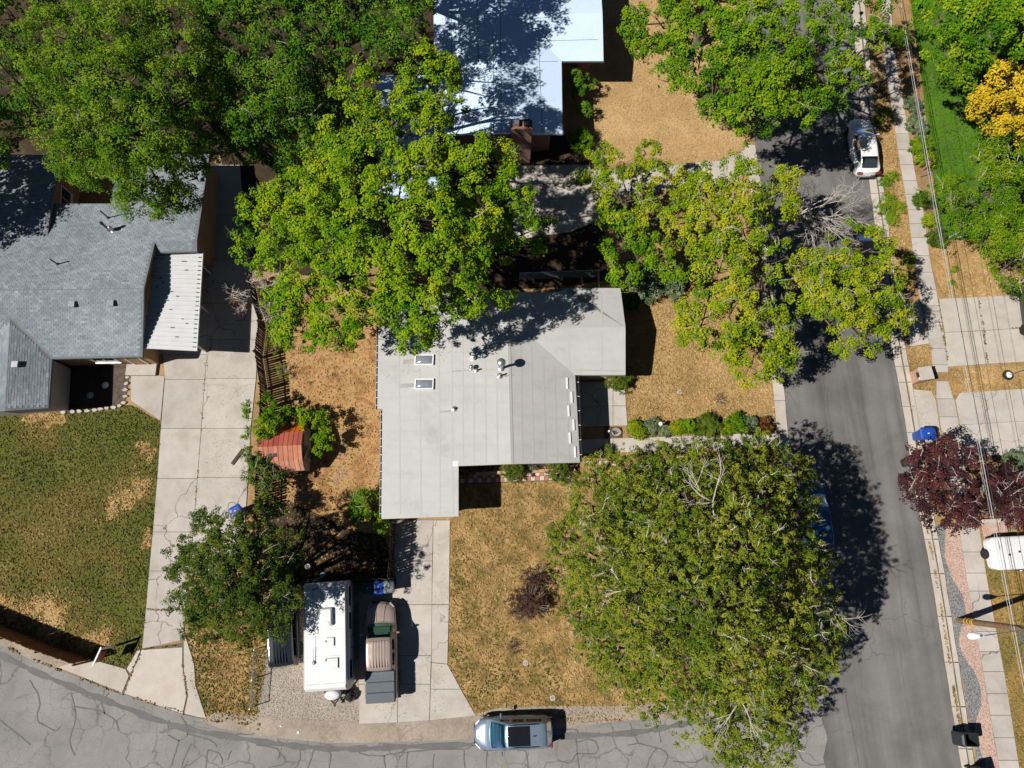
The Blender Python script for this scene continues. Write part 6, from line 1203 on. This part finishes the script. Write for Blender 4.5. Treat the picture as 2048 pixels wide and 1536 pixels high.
# wheeled bins
def wheelie(label, px, py, rz, body, lid, h=1.08, open_lid=False, s=1.0):
    x, y = P(px, py); o = thing('wheeled_bin', label, 'bin', (x, y, 0), rz, 'wheeled bins'); o.scale = (s, s, s)
    def ring(wx, wy, z, b=.06): return [(-wx + b, -wy, z), (wx - b, -wy, z), (wx, -wy + b, z), (wx, wy - b, z), (wx - b, wy, z), (-wx + b, wy, z), (-wx, wy - b, z), (-wx, -wy + b, z)]
    MB().loft([ring(.24, .22, .05), ring(.25, .23, .3), ring(.33, .29, h - .06), ring(.36, .32, h - .05), ring(.36, .32, h)] + ([ring(.32, .28, h), ring(.22, .2, .1)] if open_lid else [])).build('body', body, o)
    if open_lid: l = MB().loft([ring(.37, .33, 0), ring(.37, .33, .04), ring(.28, .24, .09)]).build('lid', lid, o); l.location = (-.52, 0, h - .28); l.rotation_euler = (0, R_(-72), 0)
    else:
        l = MB().loft([ring(.37, .33, h + .002), ring(.38, .34, h + .03), ring(.33, .29, h + .075), ring(.2, .18, h + .10)]).build('lid', lid, o); MB().box((.20, 0, h + .09), (.10, .40, .03)).build('lid_rib', lid, l); MB().box((-.02, 0, h + .102), (.09, .05, .006)).build('sticker', M_WHITE, l)
    MB().tube([(-.40, -.28, h - .04), (-.44, -.25, h), (-.44, .25, h), (-.40, .28, h - .04)], .02, 6).build('handle', body, o)
    for q in (-1, 1):
        mb = MB(); mb.loft([[(-.24 + math.cos(t) * r, q * .27 + hh, .12 + math.sin(t) * r) for t in (6.283 * k / 14 for k in range(14))] for r, hh in ((.05, -.04), (.12, -.04), (.12, .04), (.05, .04))]); mb.build('wheel', M_TYRE, o)
    return o
def plastic(n, c): return plain(n, c, .42, spec=.4, var=.12, scale=5)
M_BB, M_BK, M_BG, M_GY = plastic('blue_bin', (.015, .07, .36)), plastic('charcoal_bin', (.022, .028, .030)), plastic('green_bin', (.02, .085, .07)), plastic('grey_bin', (.17, .19, .20))
wheelie('blue bin standing by the eastern kerb above the plum tree', 1832, 874, R_(180), M_BB, M_BB, s=1.2)
wheelie('charcoal bin half under the plum tree in the gutter', 1809, 926, R_(190), M_BK, M_BK, s=1.15)
wheelie('charcoal bin with its lid hanging open at the lower right', 1918, 1470, R_(0), M_BK, M_BK, open_lid=True, s=1.15)
wheelie('charcoal bin cut by the bottom edge', 1942, 1540, R_(10), M_BK, M_BK, s=1.1)
wheelie('blue bin between the left driveway and the conifer', 484, 1024, R_(30), M_BB, M_BB)
wheelie('green bin behind the pickup, nearest the trailer', 741, 1176, R_(-90), M_BG, M_BG)
wheelie('blue bin behind the pickup, in the middle', 763, 1174, R_(-90), M_BB, M_BB)
wheelie('grey bin behind the pickup, nearest the drive', 783, 1172, R_(-85), M_GY, M_GY)
# rubbish bag beside the trailer tongue
x, y = P(701, 1391, .3); rb_ = MB(); rings = []
for k, (r, z) in enumerate(((.05, 0), (.34, .02), (.40, .16), (.36, .36), (.22, .50), (.06, .56), (.09, .64))): rings.append([(x + math.cos(t) * r * rng.uniform(.78, 1.12), y + math.sin(t) * r * rng.uniform(.78, 1.12), z) for t in (6.283 * j / 16 for j in range(16))])
tag(rb_.loft(rings).build('rubbish_bag', plain('black_bag', (.012, .012, .014), .25, spec=.6)), 'shiny black rubbish bag beside the trailer tongue', 'bag')

# utility pole, lamp, cables
x0, y0 = P(1917.5, 1240.8); M_POLE = surf('creosoted_pole', [(.3, (.16, .095, .055)), (.7, (.26, .17, .10))], 3.0, [(.3, .75), (.7, 1.2)], 14, bump=.5)
pole = thing('utility_pole', 'brown timber utility pole with yellow rings at the lower right', 'pole', (x0, y0, 0))
MB().tube([(0, 0, -.2), (0, 0, 4), (0, 0, 8), (0, 0, 11.5)], [.19, .17, .145, .12], 14).build('shaft', M_POLE, pole, smooth=True)
M_YEL = plain('yellow_band', (.62, .38, .03), .5)
for z in (.75, 1.05, 1.35, 1.52): MB().lathe([(.175, z), (.205, z), (.205, z + .05), (.175, z + .05)], (0, 0, 0), 16).build('ring', M_YEL, pole)
MB().box((0, 0, 10.8), (.11, 2.4, .12)).build('crossarm', M_POLE, pole)
for s in (-1, 0, 1): MB().lathe([(.03, 0), (.06, .04), (.045, .1), (.06, .14), (.02, .2)], (0, s * 1.05, 10.86), 10).build('insulator', M_GALV, pole)
MB().box((-.05, -.35, 5.5), (.10, .7, .10)).build('bracket', M_GALV, pole)
lx, ly = P(1952, 1272, 6.5); lm = thing('street_lamp', 'white cobra-head street lamp reaching out from the utility pole', 'street lamp', (lx, ly, 0))
MB().tube([(x0 - lx, y0 - ly, 6.0), ((x0 - lx) * .6, (y0 - ly) * .6, 6.35), (.25, 0, 6.5)], .03, 8).build('arm', M_GALV, lm, smooth=True)
sec = [(.45, .03, .05), (.30, .10, .07), (.05, .17, .10), (-.22, .20, .11), (-.40, .15, .09), (-.48, .04, .03)]
MB().loft([[(sx_, math.cos(t) * w_, 6.5 + math.sin(t) * h_) for t in (6.283 * k / 12 for k in range(12))] for sx_, w_, h_ in sec]).build('lamp_head', M_WHITE, lm, smooth=True, angle=60)
MB().lathe([(.06, 6.58), (.06, 6.66), (.02, 6.68)], (.2, 0, 0), 10).build('photocell', plain('blue_cell', (.05, .16, .30), .4), lm)
def cable(label, a, b, z, r, mat, ext=.35):
    p, q = np.array(P3(*a, z)), np.array(P3(*b, z)); d = q - p; p2, q2 = p - d * ext, q + d * ext; pts = []
    for t in np.linspace(0, 1, 25): v = p2 + (q2 - p2) * t; v[2] -= .35 * math.sin(math.pi * t); pts.append(tuple(v))
    tag(MB().tube(pts, r, 6).build('overhead_cable', mat), label, 'cable', 'overhead cables along the east side')
M_CABLE = plain('pale_cable', (.45, .45, .46), .4, var=.05); M_CABLED = plain('black_cable', (.03, .03, .03), .5)
cable('thick pale overhead cable crossing the whole right side', (1815, 60), (2046, 1320), 5.6, .018, M_CABLE)
cable('thinner pale overhead cable hugging the thick one on its left', (1811, 60), (2041, 1320), 5.7, .010, M_CABLE)
cable('black overhead cable just right of the thick pale one', (1820, 60), (2052, 1320), 5.5, .018, M_CABLED)
cable('thin black overhead cable over the green eastern lawn', (1858, 60), (2090, 1320), 8.6, .010, M_CABLED)
cable('thin black overhead cable farthest right over the golden tree', (1898, 60), (2125, 1320), 9.2, .010, M_CABLED)

# real-estate sign
bx, by = P(231.4, 1291.5); sg = thing('yard_sign', 'red hanging sign on a white L-shaped post by the left driveway', 'sign', (bx, by, 0)); aa = heading((202, 1293), (189, 1321), 1.7)
MB().box((0, 0, .86), (.10, .10, 1.72), aa).build('post', M_WHITE, sg)
ca, sa = math.cos(aa), math.sin(aa)
MB().box((ca * .45, sa * .45, 1.68), (1.1, .08, .10), aa).build('arm', M_WHITE, sg)
pn = MB().box((ca * .52, sa * .52, 1.20), (.62, .025, .72), aa).build('panel', plain('red_sign', (.30, .018, .02), .4), sg)
for k in range(4):
    for s in (-1, 1): MB().box((ca * .52 - sa * s * .0145, sa * .52 + ca * s * .0145, 1.42 - k * .14), (.46 - .06 * (k % 2), .003, .045), aa).build('lettering', plain('pale_red', (.42, .12, .11), .5), pn)
for d in (.3, .74): MB().tube([(ca * d, sa * d, 1.56), (ca * d, sa * d, 1.66)], .01, 4).build('hook', M_GALV, sg)

# brick letterbox pillar
bx, by = P(1823, 757); mb_ = thing('letterbox_pillar', 'salmon brick letterbox pillar with a pale cap by the east kerb', 'letterbox', (bx, by, 0), R_(8))
MB().box((0.28, 0, .62), (.80, .80, 1.24)).build('pillar', M_BRICKRED, mb_); MB().cbox((.28, 0, 1.28), (.90, .90, .09), .02).build('cap', MT['concrete2'], mb_)
d_ = MB().cbox((-.13, 0, .98), (.03, .34, .28), .01).build('door', M_PLAST, mb_); MB().box((-.15, .22, .98), (.02, .03, .12)).build('flag', M_TAIL, d_); MB().box((-.135, -.26, 1.08), (.02, .16, .10)).build('plaque', M_WHITE, mb_)

# pole planted in a tyre
bx, by = P(2014, 751); tb = thing('tether_pole', 'slim pole standing in a concrete-filled tyre on straw', 'pole', (bx, by, 0))
MB().lathe([(.17, .0), (.33, .02), (.36, .10), (.33, .18), (.20, .19)], (0, 0, 0), 20).build('tyre', M_TYRE, tb, smooth=True); MB().lathe([(.01, .02), (.205, .02), (.205, .20), (.01, .21)], (0, 0, 0), 18).build('concrete_fill', M_WHITE, tb)
MB().tube([(0, 0, .1), (.02, -.03, 2.6)], .028, 8).build('shaft', M_GALV, tb)

# checkered paving tiles in front of the grey house
bed = tag(MB().sheet(PP([(917, 959), (1152, 948), (1152, 960), (917, 970)]), .016).build('tile_path', MT['joint']), kind='structure')
M_TP = surf('pink_tile', [(.3, (.42, .15, .115)), (.7, (.50, .20, .15))], 1.5, [(.3, .92), (.7, 1.08)], 9, per_obj=.08); M_TC = surf('cream_tile', [(.3, (.58, .53, .46)), (.7, (.66, .61, .54))], 1.5, [(.3, .92), (.7, 1.08)], 9, per_obj=.08)
for rrow in range(2):
    for i in range(26):
        if rrow == 1 and i < 2: continue
        t0, t1 = i / 26, (i + 1) / 26; ya, yb = (957.5, 966.8) if rrow == 0 else (948.3, 957.5)
        quad = [(920 + 230 * t, y - 8 * t) for t, y in ((t0, ya), (t1, ya), (t1, yb), (t0, yb))]
        MB().prism(shrink(PP(quad), .018), 0, .045, .006).build('tile', M_TP if (i + rrow) % 2 else M_TC, bed)
for i in range(8):
    quad = [(1162 + 8.8 * (i + f), y) for f, y in ((0, 922), (1, 922), (1, 931), (0, 931))]; MB().prism(shrink(PP(quad), .018), 0, .045, .006).build('tile', M_TC if i % 3 else M_TP, bed)
pw_ = tag(MB().ribbon(PP([(952, 948), (1150, 940)]), .24, .01).build('planter_wall', MT['joint']), 'low tan edging wall of the planter before the grey house', 'wall')
a, b = np.array(P(952, 948)), np.array(P(1150, 940)); d = (b - a); L = np.linalg.norm(d); d /= L
M_TAN = surf('tan_block', [(.3, (.44, .29, .17)), (.7, (.52, .36, .22))], 2, per_obj=.08)
for i in range(16): c = a + d * L * (i + .5) / 16; MB().cbox((*c, .15), (L / 16 - .012, .20, .30), .012, math.atan2(d[1], d[0])).build('block', M_TAN, pw_)
pw2 = tag(MB().ribbon(PP([(1155, 757), (1212, 756)]), .24, .07).build('planter_wall', MT['joint']), 'low tan edging wall along the shaded patio', 'wall'); a, b = np.array(P(1155, 757)), np.array(P(1212, 756)); d = b - a; L = np.linalg.norm(d); d /= L
for i in range(6): c = a + d * L * (i + .5) / 6; MB().cbox((*c, .18), (L / 6 - .012, .2, .34), .012, math.atan2(d[1], d[0])).build('block', M_TAN, pw2)
# patio odds
x, y = P(1226, 865); tag(MB().cbox((x, y, .045), (1.15, .72, .09), .02).build('door_mat', MT['barkbed']), 'dark bark-filled square at the patio corner', 'mat')
x, y = P(1231, 865); tag(MB().tube([(x + math.cos(t) * (.16 + .004 * k), y + math.sin(t) * (.13 + .004 * k), .11 + .006 * k) for k, t in enumerate(np.linspace(0, 19, 40))], .016, 5).build('hose_coil', M_FASCIA), 'pale coiled hose on the dark square', 'hose')
x, y = P(1217, 864); gn = tag(empty('garden_ornament', (x, y, 0)), 'small white ornament in shade on the dark square', 'ornament'); MB().lathe([(.07, .09), (.09, .14), (.05, .28), (.08, .36), (.05, .45), (.01, .48)], (0, 0, 0), 12).build('figure', M_WHITE, gn, smooth=True)
x, y = P(1321, 848, .7); gl = thing('garden_globe', 'white globe on a stand among the walk bed plants', 'ornament', (x, y, 0)); MB().lathe([(.02, .62), (.10, .66), (.14, .74), (.15, .80), (.14, .87), (.10, .95), (.02, .99)], (0, 0, 0), 16).build('globe', M_WHITE, gl, smooth=True); MB().lathe([(.12, 0), (.05, .06), (.04, .6), (.08, .64)], (0, 0, 0), 10).build('stand', MT['concrete'], gl)
x, y = P(476, 914); tag(MB().box((x, y, .09), (1.15, .22, .05), R_(57)).build('plank', M_PLANK), 'dark plank lying on the left driveway', 'plank')
for (px, py), lab in (((1051, 1326), 'round meter cover in the front lawn'), ((1105, 1396), 'round valve lid near the lower street'), ((1359, 784), 'pale round patch lid on the east lawn')):
    x, y = P(px, py); o = tag(MB().lathe([(.01, .0), (.17, .0), (.17, .03), (.01, .035)], (x, y, 0), 18).build('meter_box', MT['concrete']), lab, 'lid'); MB().lathe([(.075, .03), (.075, .045), (.055, .045), (.055, .03)], (x, y, 0), 14).build('ring', M_PLAST, o)
a, b = P(1958, 1043), P(2110, 1036); d = np.array(b) - np.array(a); c = (np.array(a) + np.array(b)) / 2
tag(MB().cbox((*c, .18), (float(np.linalg.norm(d)), .24, .36), .02, math.atan2(d[1], d[0])).build('garden_wall', MT['concrete2']), 'low white garden wall under the plum trees', 'wall')
# short fence of posts by the eastern plants, orange post
x, y = P(1845, 340); op = thing('marker_post', 'short orange post among the pavement plants', 'post', (x, y, 0)); MB().tube([(0, 0, 0), (.1, .15, 1.0)], .07, 8).build('shaft', plain('orange_post', (.50, .17, .05), .6), op); MB().lathe([(.09, 1.0), (.09, 1.06), (.02, 1.1)], (.1, .15, 0), 10).build('cap', M_PLAST, op)
wire_fence('wire garden fence along the eastern pavement plants', [(1832, 190), (1842, 260), (1855, 340), (1870, 430), (1882, 480)], 1.0, mesh=.16)
for k, (px, py) in enumerate(((1925, 470), (1935, 468), (1905, 472))):
    x, y = P(px, py); tag(MB().tube(bend((x - .5, y - .25, .1), (x + .5, y + .25, .16), .1, 4), [.05, .04, .03, .02], 6).build('branch', M_DEAD), ('longest cut branch piled by the eastern dry lawn', 'middle cut branch piled by the eastern dry lawn', 'leftmost cut branch piled by the eastern dry lawn')[k], 'branch')
x, y = P(1530, 826); st = tag(MB().tube([(x - .35, y - .1, .03), (x + .1, y, .05), (x + .65, y + .1, .04)], [.03, .035, .012], 6).build('stick', M_BARK), 'dark stick lying across the street gutter', 'stick')
for (px, py), c, lab in (((562, 1452), M_WHITE, 'scrap of white litter on the shoulder left'), ((597, 1465), M_WHITE, 'scrap of white litter on the old street'), ((517, 1458), M_BG, 'green scrap of litter at the road edge'), ((987, 1450), M_WHITE, 'white paper scrap beside the crossover')):
    x, y = P(px, py); tag(MB().prism([(x + math.cos(t) * random.uniform(.06, .12), y + math.sin(t) * random.uniform(.05, .1)) for t in np.arange(0, 6.2, 1.1)], .024, .06, .03).build('litter', c), lab, 'litter')
for (px, py), lab in (((618, 1133), 'white bucket in the shaded yard'), ((648, 1150), 'pale blue tub against the plank fence')):
    x, y = P(px, py); b_ = thing('bucket', lab, 'bucket', (x, y, 0)); MB().lathe([(.11, 0), (.15, .36), (.165, .37), (.14, .36), (.10, .03)], (0, 0, 0), 16).build('body', M_WHITE if px < 630 else plain('pale_blue', (.15, .28, .45), .5), b_); MB().tube([(-.15, 0, .34), (-.1, .1, .42), (.1, .1, .42), (.15, 0, .34)], .008, 4).build('handle', M_GALV, b_)
# fallen leaves on the grey roof, paving and lawns
FL = leafy('fallen_leaves', [(0, (.16, .09, .03)), (.5, (.30, .19, .07)), (1, (.22, .24, .04))], .1)
def fallen(label, poly, n, zf, clus=2.2):
    q = scatter(poly, n); k = fnoise(q[:, 0], q[:, 1], .7) + rng.normal(0, .12, len(q)) > .5; q = q[k]; C = np.array([(x, y, zf(x, y) + .02) for x, y in q]); N = np.array([0, 0, 1.0]) + rng.normal(0, .25, (len(q), 3)); N /= np.linalg.norm(N, axis=1)[:, None]
    V, F, T = leaves(C, N, .05, .6, rng.random(len(q))); tag(np_mesh('fallen_leaves', V, F, FL, tint=T), label, 'leaves', kind='stuff')
fallen('dry leaves blown onto the grey roof under the tree', [p[:2] for p in (on(770, 600, plW), on(1010, 600, plW), on(1010, 700, plW), on(930, 720, plW), on(770, 760, plW))], 1500, lambda x, y: zat(x, y, plW))
fallen('dry leaves on the left driveway', PP([(420, 560), (490, 560), (505, 850), (498, 1000), (400, 1000)]), 1100, lambda x, y: .05)
fallen('dry leaves along the street gutter', PP([(1815, 700), (1845, 700), (1935, 1440), (1912, 1440)]), 2200, lambda x, y: .05)
fallen('dry leaves on the middle driveway', PP([(790, 1050), (898, 1050), (890, 1430), (730, 1440)]), 900, lambda x, y: .05)
fallen('dry leaves across the street under the trees', PP([(1560, 700), (1780, 700), (1860, 1150), (1880, 1300), (1640, 1330)]), 2200, lambda x, y: .015)
fallen('dry leaves on the white roof', [p[:2] for p in (on(905, 20, plW2), on(990, 20, plW2), on(990, 260, plW2), on(930, 260, plW2))], 700, lambda x, y: zat(x, y, plW2))
print('LEAF TRIS', TRIS[0], 'ALL', sum(len(o.data.polygons) for o in bpy.data.objects if o.type == 'MESH'))
